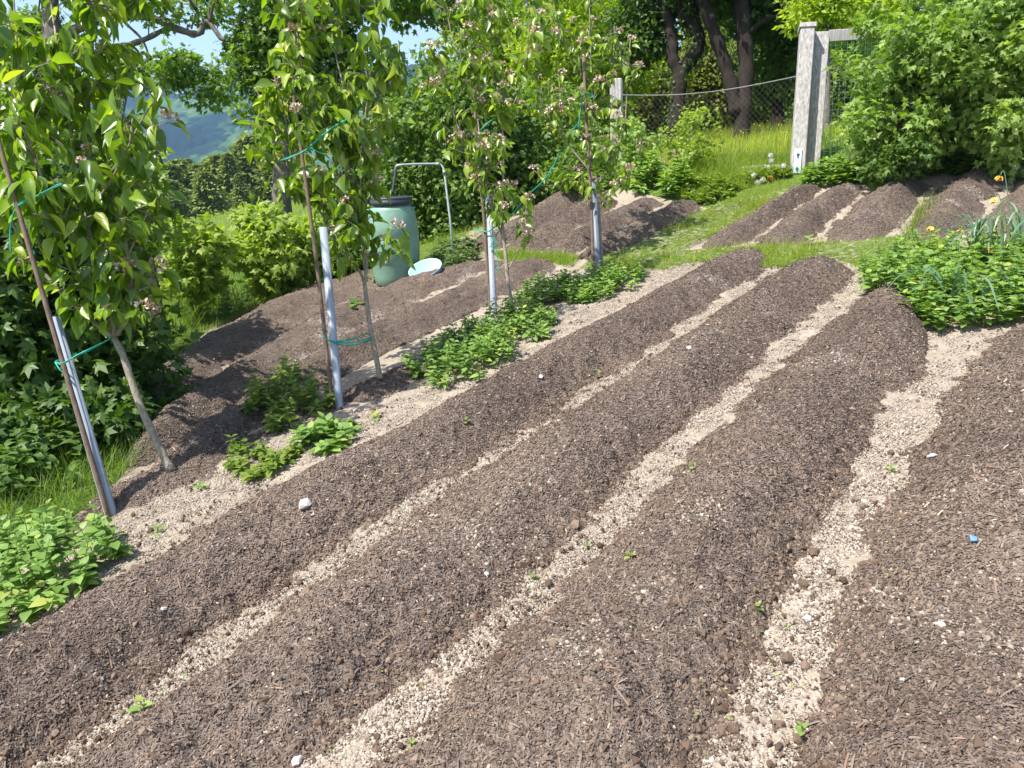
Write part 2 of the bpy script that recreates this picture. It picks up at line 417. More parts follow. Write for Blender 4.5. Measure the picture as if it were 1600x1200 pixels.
def lathe(mb, c, prof, sides=40, tint=.5, smooth=True, rot=None):
    prof = A(prof, float); a = np.arange(sides) * 2 * PI / sides; n = len(prof)
    V = np.stack([prof[:, None, 0] * np.cos(a), prof[:, None, 0] * np.sin(a), np.broadcast_to(prof[:, None, 1], (n, sides))], -1).reshape(-1, 3)
    if rot is not None: V = V @ np.asarray(rot).T
    i = np.arange(n - 1)[:, None] * sides; j = np.arange(sides)[None]; k = (j + 1) % sides
    mb.add(np.asarray(c) + V, np.stack([i + j, i + k, i + sides + k, i + sides + j], -1).reshape(-1, 4), tint, smooth)

# ------------------------------------------------------------------ object helpers
def tag(o, label=None, cat=None, group=None, kind=None):
    if label: o['label'] = label
    if cat: o['category'] = cat
    if group: o['group'] = group
    if kind: o['kind'] = kind
    return o
def thing(name, label, cat, loc=(0, 0, 0), group=None):
    o = bpy.data.objects.new(name, None); COL.objects.link(o); o.empty_display_size = .1
    o.location = tuple(float(v) for v in loc); tag(o, label, cat, group)
    return o
def adopt(root, *kids):
    """children are built in world coordinates; re-express them relative to the root"""
    for k in kids:
        off = np.array(root.location)
        me = k.data; n = len(me.vertices); a = np.empty(n * 3, np.float32); me.vertices.foreach_get('co', a)
        a = a.reshape(-1, 3) - off.astype(np.float32); me.vertices.foreach_set('co', a.ravel()); me.update()
        k.parent = root
def settle(o, loc):
    """moves a single-mesh thing's origin to loc without moving its geometry"""
    me = o.data; n = len(me.vertices); a = np.empty(n * 3, np.float32); me.vertices.foreach_get('co', a)
    a = a.reshape(-1, 3) - np.asarray(loc, np.float32); me.vertices.foreach_set('co', a.ravel()); me.update()
    o.location = tuple(float(v) for v in loc); return o

def in_poly(x, y, poly):
    r = np.zeros(x.shape, bool); n = len(poly); j = n - 1
    for i in range(n):
        xi, yi = poly[i][0], poly[i][1]; xj, yj = poly[j][0], poly[j][1]
        c = ((yi > y) != (yj > y)) & (x < (xj - xi) * (y - yi) / (yj - yi + 1e-12) + xi)
        r ^= c; j = i
    return r
def poly_px(pts): return [G(*p) for p in pts]
def scatter_poly(poly, n):
    poly = A([p[:2] for p in poly]); lo = poly.min(0); hi = poly.max(0); out = []
    tot = 0
    while tot < n:
        q = rng.uniform(lo, hi, (n * 2, 2)); q = q[in_poly(q[:, 0], q[:, 1], poly)]; out.append(q); tot += len(q)
    return np.concatenate(out)[:n]
def poly_dist(x, y, pl):
    """distance to polyline (k,>=2)"""
    d = np.full(x.shape, 1e9)
    for a, b in zip(pl[:-1], pl[1:]):
        ab = A(b[:2]) - A(a[:2]); t = np.clip(((x - a[0]) * ab[0] + (y - a[1]) * ab[1]) / (ab @ ab), 0, 1)
        d = np.minimum(d, np.hypot(x - a[0] - t * ab[0], y - a[1] - t * ab[1]))
    return d

# ------------------------------------------------------------------ the ground
GARDEN = poly_px([(-500, 1500), (-260, 1080), (60, 850), (140, 790), (225, 715), (232, 640), (330, 500), (420, 470), (560, 440), (690, 400), (790, 330), (870, 309), (1105, 326), (1262, 292), (1330, 282), (1600, 250), (2100, 240), (2600, 700), (2600, 1500), (1600, 2200), (800, 2600), (0, 2300)])
GRASS1 = poly_px([(905, 425), (935, 400), (1000, 378), (1115, 325), (1180, 292), (1262, 280), (1262, 295), (1150, 350), (1062, 396), (1180, 388), (1300, 383), (1400, 375), (1470, 380), (1460, 430), (1390, 432), (1340, 420), (1300, 412), (1240, 420), (1180, 420), (1130, 405), (1030, 425), (960, 425)])
GRASS2 = poly_px([(770, 398), (850, 400), (905, 405), (890, 420), (840, 412), (790, 415)])
TREEROW = [G(*p) for p in [(-400, 1160), (-200, 1010), (60, 850), (265, 745), (420, 672), (590, 600), (800, 500), (940, 430)]]
GP2 = [p[:2] for p in GARDEN]

def axis_pts(lo, a, b, hi, step, grow=1.09):
    mid = np.arange(a, b, step); out = [b]; s = step
    while out[-1] < hi: s *= grow; out.append(out[-1] + s)
    neg = [a]; s = step
    while neg[-1] > lo: s *= grow; neg.append(neg[-1] - s)
    return np.concatenate([A(neg[::-1])[:-1], mid, A(out)])
gx = axis_pts(-1500, -3.2, 5.0, 1500, .022); gy = axis_pts(-40, 1.0, 9.5, 1500, .022)
XX, YY = np.meshgrid(gx, gy)
ZZ = terrain(XX, YY)
near = np.exp(-np.clip(np.hypot(XX, YY - 4) - 8, 0, 99) / 4)
inside = in_poly(XX, YY, GP2).astype(float)
g1 = in_poly(XX, YY, GRASS1) | in_poly(XX, YY, GRASS2)
rowd = poly_dist(XX, YY, TREEROW)
ZZ = ZZ + near * (.02 * fbm(XX, YY, .5, 4, 3) + .012 * fbm(XX, YY, .07, 2, 9) * inside)
far = sstep(15, 60, np.hypot(XX, YY)); ZZ += far * fbm(XX, YY, 25, 4, 5) * .8
ZZ += .03 * g1
mb = MB(); nX = len(gx); nY = len(gy)
i = np.arange(nY - 1)[:, None] * nX + np.arange(nX - 1)[None]
mb.add(np.stack([XX, YY, ZZ], -1).reshape(-1, 3), np.stack([i, i + 1, i + nX + 1, i + nX], -1).reshape(-1, 4), .5, True)
grassm = np.clip(1 - inside + g1 * .58, 0, 1)
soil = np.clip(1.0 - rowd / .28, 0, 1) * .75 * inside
ground = mb.build('ground', M['ground'], attrs={'grass': grassm.ravel(), 'soil': soil.ravel()})
tag(ground, 'pale crumbly sandy soil in the garden and green meadow round it', kind='structure')
def gz(x, y): return terrain(x, y)

# ------------------------------------------------------------------ raised soil beds
def resample(pl, n, ease=False):
    pl = A(pl); s = np.concatenate([[0], np.cumsum(np.linalg.norm(np.diff(pl[:, :2], axis=0), axis=1))])
    t = np.linspace(0, s[-1], n)
    return np.stack([np.interp(t, s, pl[:, k]) for k in range(2)], 1)
def sm_line(pl, n):
    q = resample(pl, n); k = max(3, n // 10) | 1; pad = k // 2
    w = np.ones(k) / k
    qq = np.stack([np.convolve(np.pad(q[:, j], pad, mode='reflect', reflect_type='odd'), w, 'valid') for j in range(2)], 1)
    return qq
BEDS = []
SPOTS = [(G(*q)[:2], r_) for q, r_ in [((1015, 985), .07), ((900, 1090), .12), ((1490, 830), .09), ((1600, 1120), .1), ((1545, 575), .22), ((1480, 1050), .06), ((830, 905), .1), ((350, 910), .08), ((195, 930), .08), ((1095, 560), .15), ((740, 880), .07), ((1290, 600), .2), ((1100, 870), .08), ((1340, 960), .09)]]
def bed(label, Lp, Rp, H, nu, nv, near_end=False, far_end=True, seed=0, world=False, endlen=.6, off=.014, group=None, skew=.0):
    a = sm_line(Lp if world else [G(*p) for p in Lp], nu); b = sm_line(Rp if world else [G(*p) for p in Rp], nu)
    u = np.linspace(0, 1, nu)[:, None]; v = np.linspace(0, 1, nv)[None]
    X = a[:, None, 0] * (1 - v) + b[:, None, 0] * v; Y = a[:, None, 1] * (1 - v) + b[:, None, 1] * v
    L = np.linalg.norm(np.diff(a, axis=0), axis=1).sum()
    W = np.linalg.norm(a - b, axis=1)[:, None]
    s = u * L
    e = np.ones_like(u)
    if far_end: e = e * np.sqrt(np.clip(1 - np.clip(1 - (L - s) / endlen, 0, 1) ** 2, 0, 1))
    if near_end: e = e * np.sqrt(np.clip(1 - np.clip(1 - s / endlen, 0, 1) ** 2, 0, 1))
    vv = np.clip((v - .5) * 2, -1, 1)
    # rounded ends: the width narrows as the height falls
    ve = vv / np.maximum(.35 + .65 * e, .05)
    lo = vv + .16 * fbm(X, Y, .55, 4, seed + 50) + .10 * fbm(X, Y, .12, 2, seed + 51)
    pv = np.clip(np.abs(np.where(np.abs(ve) > np.abs(lo), ve, lo)), 0, 1.15)
    prof = (.5 + .5 * np.cos(PI * np.minimum(pv, 1) ** 1.12)) ** .92 - np.clip(pv - 1, 0, 1)
    Z = gz(X, Y) - off + e * (H + .025 + .055 * fbm(X, Y, .8, 3, seed)) * prof - (1 - e) * .03
    Z = Z + .026 * fbm(X, Y, .2, 3, seed + 5) + .014 * fbm(X, Y, .035, 2, seed + 8) + .016 * fbm(X, Y, .075, 2, seed + 9) * sstep(.35, .9, np.abs(vv))
    Z = np.where(np.abs(vv) > .985, gz(X, Y) - .06, Z)
    mb = MB(); i = np.arange(nu - 1)[:, None] * nv + np.arange(nv - 1)[None]
    mb.add(np.stack([X, Y, Z], -1).reshape(-1, 3), np.stack([i, i + nv, i + nv + 1, i + 1], -1).reshape(-1, 4), .5, True)
    pd = np.zeros_like(Z)
    for (qx, qy), qr in SPOTS: pd = pd + np.exp(-(((X - qx) ** 2 + (Y - qy) ** 2) / qr ** 2))
    sand = .42 * np.clip(fbm(X, Y, .45, 3, seed + 20) - .18, 0, 1) * 2 + .30 * sstep(.62, 1., np.abs(vv)) + 0 * Z - .02 + .42 * np.clip(pd * (1 + .8 * fbm(X, Y, .12, 3, 66)), 0, 1)
    o = mb.build('raised_bed', M['mulch'], attrs={'sand': sand.ravel()})
    tag(o, label, 'garden bed', group, 'structure')
    BEDS.append(dict(X=X, Y=Y, Z=Z, sand=sand, vv=np.broadcast_to(vv, X.shape), e=np.broadcast_to(e, X.shape), L=L, W=float(W.mean()), nu=nu, nv=nv))
    return o
GF = 'long raised beds in the foreground'
F0 = [(-420, 1235), (-150, 1085), (0, 1000), (200, 885), (400, 772), (650, 655), (850, 545), (1000, 465), (1085, 418), (1145, 388)]
F1 = [(-150, 1370), (0, 1270), (150, 1165), (300, 1045), (450, 935), (600, 822), (750, 728), (900, 630), (1050, 530), (1170, 445), (1232, 404)]
F2 = [(300, 1420), (530, 1195), (700, 1050), (850, 918), (960, 812), (1090, 672), (1200, 566), (1320, 468), (1375, 424)]
F3 = [(1090, 1400), (1150, 1210), (1225, 1020), (1300, 860), (1365, 740), (1430, 640), (1500, 570)]
F0w = [G(*p) for p in F0]; F1w = [G(*p) for p in F1]; F2w = [G(*p) for p in F2]; F3w = [G(*p) for p in F3]
d3 = nrm(F3w[-1][:2] - F3w[0][:2]); n3 = A([d3[1], -d3[0]])
F4w = [p.copy() for p in F3w]
for k_, p in enumerate(F4w): p[:2] += n3 * (1.0)
F5w = [p.copy() for p in F4w]
for p in F5w: p[:2] += n3 * .95
for W_ in (F3w, F4w, F5w): W_.insert(0, W_[0] - np.append(d3, 0) * .8)
F4w.append(F4w[-1] + np.append(d3, 0) * 1.3); F3x = F3w + [F3w[-1] + np.append(d3, 0) * .75]
F5w.append(F5w[-1] + np.append(d3, 0) * 1.5)
bed('long dark mulched bed beside the sandy path by the pear trees', F0w, F1w, .145, 560, 90, seed=1, world=True, group=GF)
bed('second long mulched bed from the pear trees, between two pale furrows', F1w, F2w, .155, 560, 90, seed=11, world=True, group=GF)
bed('broad mulched bed that ends at the leafy clump with daffodils', F2w, F3w, .155, 600, 110, seed=21, world=True, endlen=.75, group=GF)
bed('broad mulched bed in the lower right corner with a chalky patch', F3x, F4w, .165, 500, 110, seed=31, world=True, far_end=True, group=GF)
bed('mulched bed at the far right edge beyond the chalky patch', F4w, F5w, .2, 300, 70, seed=41, world=True, group=GF)
GL = 'shaded raised beds left of the pear trees'
G0 = [(150, 690), (230, 595), (310, 530), (400, 480), (480, 455), (560, 430), (610, 425)]
G1 = [(185, 720), (300, 610), (400, 545), (500, 490), (600, 450), (690, 425), (715, 418)]
G2 = [(215, 745), (330, 665), (440, 590), (560, 520), (680, 462), (780, 420), (820, 405)]
G3 = [(240, 775), (330, 715), (400, 672), (500, 612), (590, 560), (700, 508), (820, 450), (900, 412)]
bed('mulched bed along the tall grass, dappled by tree shadow', G0, G1, .125, 260, 50, True, seed=51, group=GL, endlen=.75, off=-.008)
bed('middle mulched bed behind the pear trees ending near the green barrel', G1, G2, .125, 260, 50, True, seed=61, group=GL, endlen=.75, off=-.008)
bed('mulched bed just behind the pear tree stakes', G2, G3, .125, 260, 50, True, seed=71, group=GL, endlen=.75, off=-.008)
GK = 'short raised beds in front of the hedge'
K0 = [(700, 398), (800, 348), (885, 308)]; K1 = [(765, 398), (850, 353), (925, 312)]; K2 = [(830, 400), (905, 360), (985, 314)]
K3 = [(885, 407), (945, 374), (1017, 340), (1050, 315)]; K4 = [(950, 408), (1020, 377), (1080, 347), (1112, 322)]
for lab, a, b, s in (('short mulched bed nearest the water tap and hedge', K0, K1, 81), ('short mulched bed second from the water tap', K1, K2, 85), ('short mulched bed behind the fourth pear tree', K2, K3, 89), ('short mulched bed along the bright grass path', K3, K4, 93)):
    bed(lab, a, b, .125, 130, 36, True, seed=s, group=GK, endlen=.35, off=-.002)
GR = 'short raised beds by the gate and currant bushes'
H0 = [(1062, 397), (1150, 350), (1255, 296)]; H1 = [(1150, 392), (1220, 345), (1300, 292)]; H2 = [(1262, 388), (1310, 335), (1372, 288)]
H3 = [(1390, 382), (1433, 322), (1475, 278)]; H4 = [(1500, 385), (1545, 325), (1600, 255)]; H5 = [(1640, 385), (1680, 325), (1735, 250)]
for lab, a, b, s in (('short mulched bed whose low end points at the grass path, in front of the gate', H0, H1, 101), ('short mulched bed just right of the gate post', H1, H2, 105), ('short mulched bed at the foot of the dark currant bush', H2, H3, 109), ('wide mulched bed behind the daffodils', H3, H4, 113), ('mulched bed at the right edge behind the daffodils', H4, H5, 117)):
    bed(lab, a, b, .13, 150, 44, True, seed=s, group=GR, endlen=.7, off=.008)

for lab, cpx, rx_, ry_, sd_ in (('low mulch ring round the foot of the nearest pear tree', (255, 752), .42, .3, 131), ('low mulch ring round the foot of the second pear tree', (605, 600), .4, .26, 137), ('low mulch ring round the foot of the third pear tree', (815, 500), .45, .28, 139)):
    c_ = G(*cpx); ax_ = nrm(A(TREEROW[4][:2]) - A(TREEROW[3][:2])); nx_ = A([ax_[1], -ax_[0]])
    tt_ = np.linspace(-1, 1, 14); Lw = [np.append(c_[:2] + ax_ * rx_ * t - nx_ * ry_, 0) for t in tt_]; Rw = [np.append(c_[:2] + ax_ * rx_ * t + nx_ * ry_, 0) for t in tt_]
    bed(lab, Lw, Rw, .05, 70, 50, True, seed=sd_, world=True, endlen=.3, group='mulch rings under the pear trees')

def bed_sample(B, n, edge=False):
    """n random points on a bed weighted towards the camera; returns pos, normal"""
    X, Y, Z = B['X'], B['Y'], B['Z']
    d = np.hypot(X, Y) ** 2 + 1.0; w = 1 / d ** .8
    vis = (sstep(-2.6, -1.6, (X / np.maximum(Y, .3)) * 2.0) * sstep(2.6, 1.6, (X / np.maximum(Y, .3)) * 2.0)) + .02
    w = w * vis
    w = w * (np.abs(B['vv']) < .97) * (B['e'] > .15)
    if edge: w = w * (sstep(.45, .9, np.abs(B['vv'])) + .03)
    w = w[:-1, :-1].ravel(); idx = rng.choice(len(w), n, p=w / w.sum())
    iu, iv = np.divmod(idx, B['nv'] - 1); fu = rng.random(n); fv = rng.random(n)
    def bl(Q): return (Q[iu, iv] * (1 - fu) * (1 - fv) + Q[iu + 1, iv] * fu * (1 - fv) + Q[iu, iv + 1] * (1 - fu) * fv + Q[iu + 1, iv + 1] * fu * fv)
    Pq = np.stack([bl(X), bl(Y), bl(Z)], -1)
    e1 = np.stack([Q[iu + 1, iv] - Q[iu, iv] for Q in (X, Y, Z)], -1); e2 = np.stack([Q[iu, iv + 1] - Q[iu, iv] for Q in (X, Y, Z)], -1)
    nn = nrm(np.cross(e1, e2)); nn *= np.sign(nn[:, 2:3] + 1e-9)
    return Pq, nn

def rdir(n): return nrm(rng.normal(size=(n, 3)))
# mulch chips: thin curved flakes lying on the beds
T_CHIP = (A([(-.5, -.5, 0), (-.5, .5, 0), (0, -.6, .35), (0, .6, .35), (.5, -.4, 0), (.5, .4, 0)]), A([(0, 2, 3, 1), (2, 4, 5, 3)]))
mb = MB()
cnt = [115000, 135000, 150000, 135000, 9000] + [7000, 7000, 8000] + [2600] * 4 + [3500, 3800, 4200, 4200, 1500] + [5000, 4000, 2500]
for B, n in zip(BEDS, cnt):
    Pq, nn = bed_sample(B, n); d = np.linalg.norm(Pq - CAM, axis=1)
    X = nrm(np.cross(nn, rdir(n)) + nn * rng.normal(0, .18, (n, 1)))
    Zn = nrm(nn + rdir(n) * .45)
    ln = rng.lognormal(math.log(.0056), .52, n) * (1 + d * .14); ln = np.minimum(ln, .034); wd = np.minimum(ln * .45, rng.uniform(.0017, .0034, n) * (1 + d * .22))
    t = np.clip(.38 * fbm(Pq[:, 0], Pq[:, 1], .7, 3, 17) + rng.beta(2, 2.4, n) * .85 + (rng.random(n) < .03) * .4, 0, 1)
    inst(mb, T_CHIP, Pq + nn * (.002 + .002 * rng.random((n, 1))), X, Zn, np.stack([ln, wd, wd * .6], 1), t)
    # longer sticks
    k = n // 190; q = rng.choice(n, k)
    inst(mb, T_CHIP, Pq[q] + nn[q] * .005, X[q], nn[q], np.stack([rng.uniform(.022, .06, k), rng.uniform(.0025, .005, k), rng.uniform(.002, .006, k)], 1), rng.uniform(.35, .95, k))
tag(mb.build('mulch_chips', M['chips']), 'brown shredded bark and straw pieces covering the beds', 'mulch', kind='stuff')
# crumbs of mulch soil and pale grit
mbC = MB(); mbS = MB()
for B, n in zip(BEDS, [c // 6 for c in cnt]):
    Pq, nn = bed_sample(B, n); 
    inst(mbC, T_OCT, Pq + nn * .001, rdir(n), rdir(n), rng.lognormal(math.log(.0042), .45, n)[:, None] * rng.uniform(.6, 1.2, (n, 3)), rng.random(n))
    Pq, nn = bed_sample(B, n // 2, True)
    m = len(Pq); inst(mbC, T_ROCK[0], Pq + nn * .002, rdir(m), rdir(m), rng.lognormal(math.log(.0042), .45, m)[:, None] * rng.uniform(.6, 1.2, (m, 3)), rng.random(m))
    Pq, nn = bed_sample(B, n)
    pd = np.zeros(n)
    for (qx, qy), qr in SPOTS: pd += np.exp(-(((Pq[:, 0] - qx) ** 2 + (Pq[:, 1] - qy) ** 2) / qr ** 2))
    keep = (fbm(Pq[:, 0], Pq[:, 1], .4, 3, 77) + rng.normal(0, .25, n) + 1.3 * pd) > .56
    Pq = Pq[keep]; nn = nn[keep]; m = len(Pq)
    inst(mbS, T_ROCK[1], Pq + nn * .002, rdir(m), rdir(m), np.minimum(rng.lognormal(math.log(.0029), .5, m), .010)[:, None] * rng.uniform(.6, 1.1, (m, 3)), rng.beta(2., 2.2, m))
# crumbs in the furrows and on the sandy path
def furrow_pts(line, n, w, lo=0, hi=1):
    q = resample(line, 200); wt = 1 / (np.hypot(q[:, 0], q[:, 1]) ** 1.7 + .8); idx = rng.choice(199, n, p=wt[:-1] / wt[:-1].sum())
    f = rng.random((n, 1)); p = q[idx] * (1 - f) + q[idx + 1] * f; t = nrm(q[idx + 1] - q[idx]); nr = np.stack([t[:, 1], -t[:, 0]], 1)
    return p + nr * rng.normal(0, w, (n, 1))
PATH = [G(*p) for p in [(-300, 1120), (-100, 990), (60, 905), (250, 810), (420, 725), (600, 640), (800, 545), (950, 465), (1050, 420)]]
PATH2 = [G(*p) for p in [(-200, 1130), (0, 985), (200, 868), (400, 755), (650, 640), (850, 532), (1010, 452), (1100, 400)]]
ENDS = [G(*p) for p in [(1090, 410), (1230, 415), (1350, 450), (1440, 540), (1530, 535), (1620, 520)]]
for line, n, w in ((F1w, 34000, .06), (F2w, 38000, .065), (F3w, 64000, .115), (PATH, 42000, .16), (PATH2, 20000, .1), (ENDS, 18000, .24), (F4w, 4000, .08), ([G(*p) for p in G1], 1500, .05), ([G(*p) for p in K2], 900, .06), ([G(*p) for p in K3], 900, .06), ([G(*p) for p in H1], 900, .06), ([G(*p) for p in H2], 1600, .08), ([G(*p) for p in H3], 1800, .09)):
    q = furrow_pts(line, n, w); z = gz(q[:, 0], q[:, 1]) + .012
    near_ = .02 * fbm(q[:, 0], q[:, 1], .5, 4, 3)
    s = np.minimum(rng.lognormal(math.log(.0023), .5, n), .009) * (1 + .04 * q[:, 1])
    tt = rng.beta(3.5, 2.6, n)
    inst(mbS, T_ROCK[rng.integers(3)] if n > 3000 else T_OCT, np.stack([q[:, 0], q[:, 1], z + near_ - .008], 1), rdir(n), rdir(n), s[:, None] * rng.uniform(.6, 1.1, (n, 3)), tt)
    k2_ = n // (30 if (line is PATH or line is PATH2 or line is ENDS) else 6); q = furrow_pts(line, k2_, w * 1.5 + .03); inst(mbC, T_CHIP, np.stack([q[:, 0], q[:, 1], gz(q[:, 0], q[:, 1]) + .014], 1), rdir(k2_) * A([1, 1, .25]), nrm(A([0, 0, 1.]) + rdir(k2_) * .3), np.stack([rng.uniform(.003, .014, k2_), rng.uniform(.0015, .004, k2_), rng.uniform(.001, .003, k2_)], 1), rng.random(k2_))
    k = n // (60 if line is PATH else 26); q = furrow_pts(line, k, w * 1.4)
    inst(mbC, T_ROCK2[rng.integers(3)], np.stack([q[:, 0], q[:, 1], gz(q[:, 0], q[:, 1]) + .012], 1), rdir(k), rdir(k), np.minimum(rng.lognormal(math.log(.0038), .5, k), .014)[:, None] * rng.uniform(.7, 1.1, (k, 3)), rng.random(k))
tag(mbC.build('soil_crumbs', M['clods']), 'brown crumbs and clods of soil on the beds', 'soil', kind='stuff')
tag(mbS.build('pale_grit', M['crumbs']), 'pale sandy crumbs and grit in the furrows', 'grit', kind='stuff')

bpy.context.view_layer.update()
dg = bpy.context.evaluated_depsgraph_get()
def hit(px, py):
    d = ray(px, py); ok, loc, nor, *_ = sc.ray_cast(dg, Vector(CAM), Vector(nrm(d)))
    return A(loc) if ok else G(px, py)
def drop(x, y):
    ok, loc, *_ = sc.ray_cast(dg, Vector((x, y, terrain(x, y) + 1.2)), Vector((0, 0, -1)))
    return float(loc[2]) if ok else float(terrain(x, y))
exec_after = True
#---PART2---

# ------------------------------------------------------------------ foliage tools
def crown(mb, clumps, n, tm, size, clr, up=.5, droop=.2, tint=(.1, .9), smooth=False, wid=1.0, sb=.35):
    """clumps: (k,4) centres + radius; n leaves shared by radius^2; leaves face outward and up with jitter"""
    C = A(clumps); w = C[:, 3] ** 2; idx = rng.choice(len(C), n, p=w / w.sum())
    dr = rdir(n); rad = C[idx, 3:4] * rng.random((n, 1)) ** clr
    Pq = C[idx, :3] + dr * rad * A([1, 1, .8])
    X = nrm(dr * .7 + rdir(n) * .8 + A([0, 0, -droop])); Zn = nrm(dr * .5 + A([0, 0, up]) + rdir(n) * .55)
    ct = rng.uniform(-.22, .22, len(C))[idx]
    t = np.clip(rng.normal((tint[0] + tint[1]) / 2, (tint[1] - tint[0]) / 3.6, n) + ct, 0, 1)
    s = size * rng.uniform(1 - sb, 1 + sb, n)
    inst(mb, tm, Pq, X, Zn, np.stack([s, s * wid, s], 1), t, smooth)

def ell_clumps(c, r, k, rc, shell=.55, zlo=-1.):
    """clump centres inside an ellipsoid, biased to the shell"""
    out = []
    while len(out) < k:
        d = rdir(1)[0] * (shell + (1 - shell) * rng.random()) * (1 if rng.random() < .8 else rng.random())
        if d[2] < zlo: continue
        out.append([*(A(c) + d * A(r)), rc * rng.uniform(.6, 1.35)])
    return A(out)

def shrub(name, label, cat, px, py, dep, rpx, mat, nleaf, leaf, base=None, k=60, rc=.28, tm=T_KITE, depthr=None, group=None, stems=7, stemmat='twig', fill=True, up=.5, shell=.55, tint=(.1, .9), wid=1., zfloor=True):
    """a bush or crown centred on the ray through px,py at dep; base: pixel of its foot"""
    c = P(px, py, dep); r = A([rpx[0] / F * dep, (depthr or rpx[0] / F * dep * .8), rpx[1] / F * dep])
    cl = ell_clumps(c, r, k, rc, shell)
    if zfloor:
        g = terrain(cl[:, 0], cl[:, 1]); cl[:, 2] = np.maximum(cl[:, 2], g + cl[:, 3] * .5)
    b = A([c[0], c[1], float(terrain(c[0], c[1]))])
    if base is not None: b = base
    root = thing(name, label, cat, b, group)
    mb = MB(); crown(mb, cl, nleaf, tm, leaf, .45, up, tint=tint, wid=wid)
    ks = [mb.build('crown' if 'tree' in name else 'foliage', mat)]
    if stems:
        for q in range(stems):
            m2 = MB()
            e = cl[rng.integers(len(cl))]; b0 = b + A([rng.normal(0, .06 * r[0]), rng.normal(0, .06 * r[0]), -.05])
            mid = (b0 + e[:3]) / 2 + A([*rng.normal(0, .08 * r[0], 2), .12 * r[2]])
            rr_ = max(.007, .012 * r[2])
            tube(m2, smooth_path([b0, mid, e[:3]], 10), np.linspace(rr_, rr_ * .35, 11), 6)
            for _ in range(2):
                e2 = cl[rng.integers(len(cl))]
                if np.linalg.norm(e2[:3] - e[:3]) < r[0] * 1.2: tube(m2, smooth_path([mid, (mid + e2[:3]) / 2 + A([0, 0, .05]), e2[:3]], 8), np.linspace(rr_ * .7, rr_ * .3, 9), 5)
            ks.append(m2.build('stem', M[stemmat]))
    adopt(root, *ks)
    return root

def limb_path(pts, dep, jit=.0):
    return A([P(p[0], p[1], dep + (p[2] if len(p) > 2 else 0)) for p in pts])

# ------------------------------------------------------------------ pear trees
def blossom_mesh():
    mb = MB(); n = 30
    d = rdir(n); d[:, 2] = np.abs(d[:, 2]) * .9; Pq = d * .024
    inst(mb, (A([(0, 0, 0), (.5, .42, .12), (1, 0, 0), (.5, -.42, .12)]), A([(0, 3, 2, 1)])), Pq, nrm(d + rdir(n) * .8), nrm(d + rdir(n) * .5), rng.uniform(.008, .02, n), rng.random(n) ** .8)
    for _ in range(10):
        a = rdir(1)[0]; a[2] = abs(a[2]); tube(mb, [a * 0, a * .03], [.0012, .0008], 3, .15, False)
    return mb
BLOSSOM = []
def blossom_variants():
    for k in range(4):
        mb = blossom_mesh(); o = mb.build('blossom_cluster', M['blossom']); BLOSSOM.append(o.data); bpy.data.objects.remove(o)
blossom_variants()

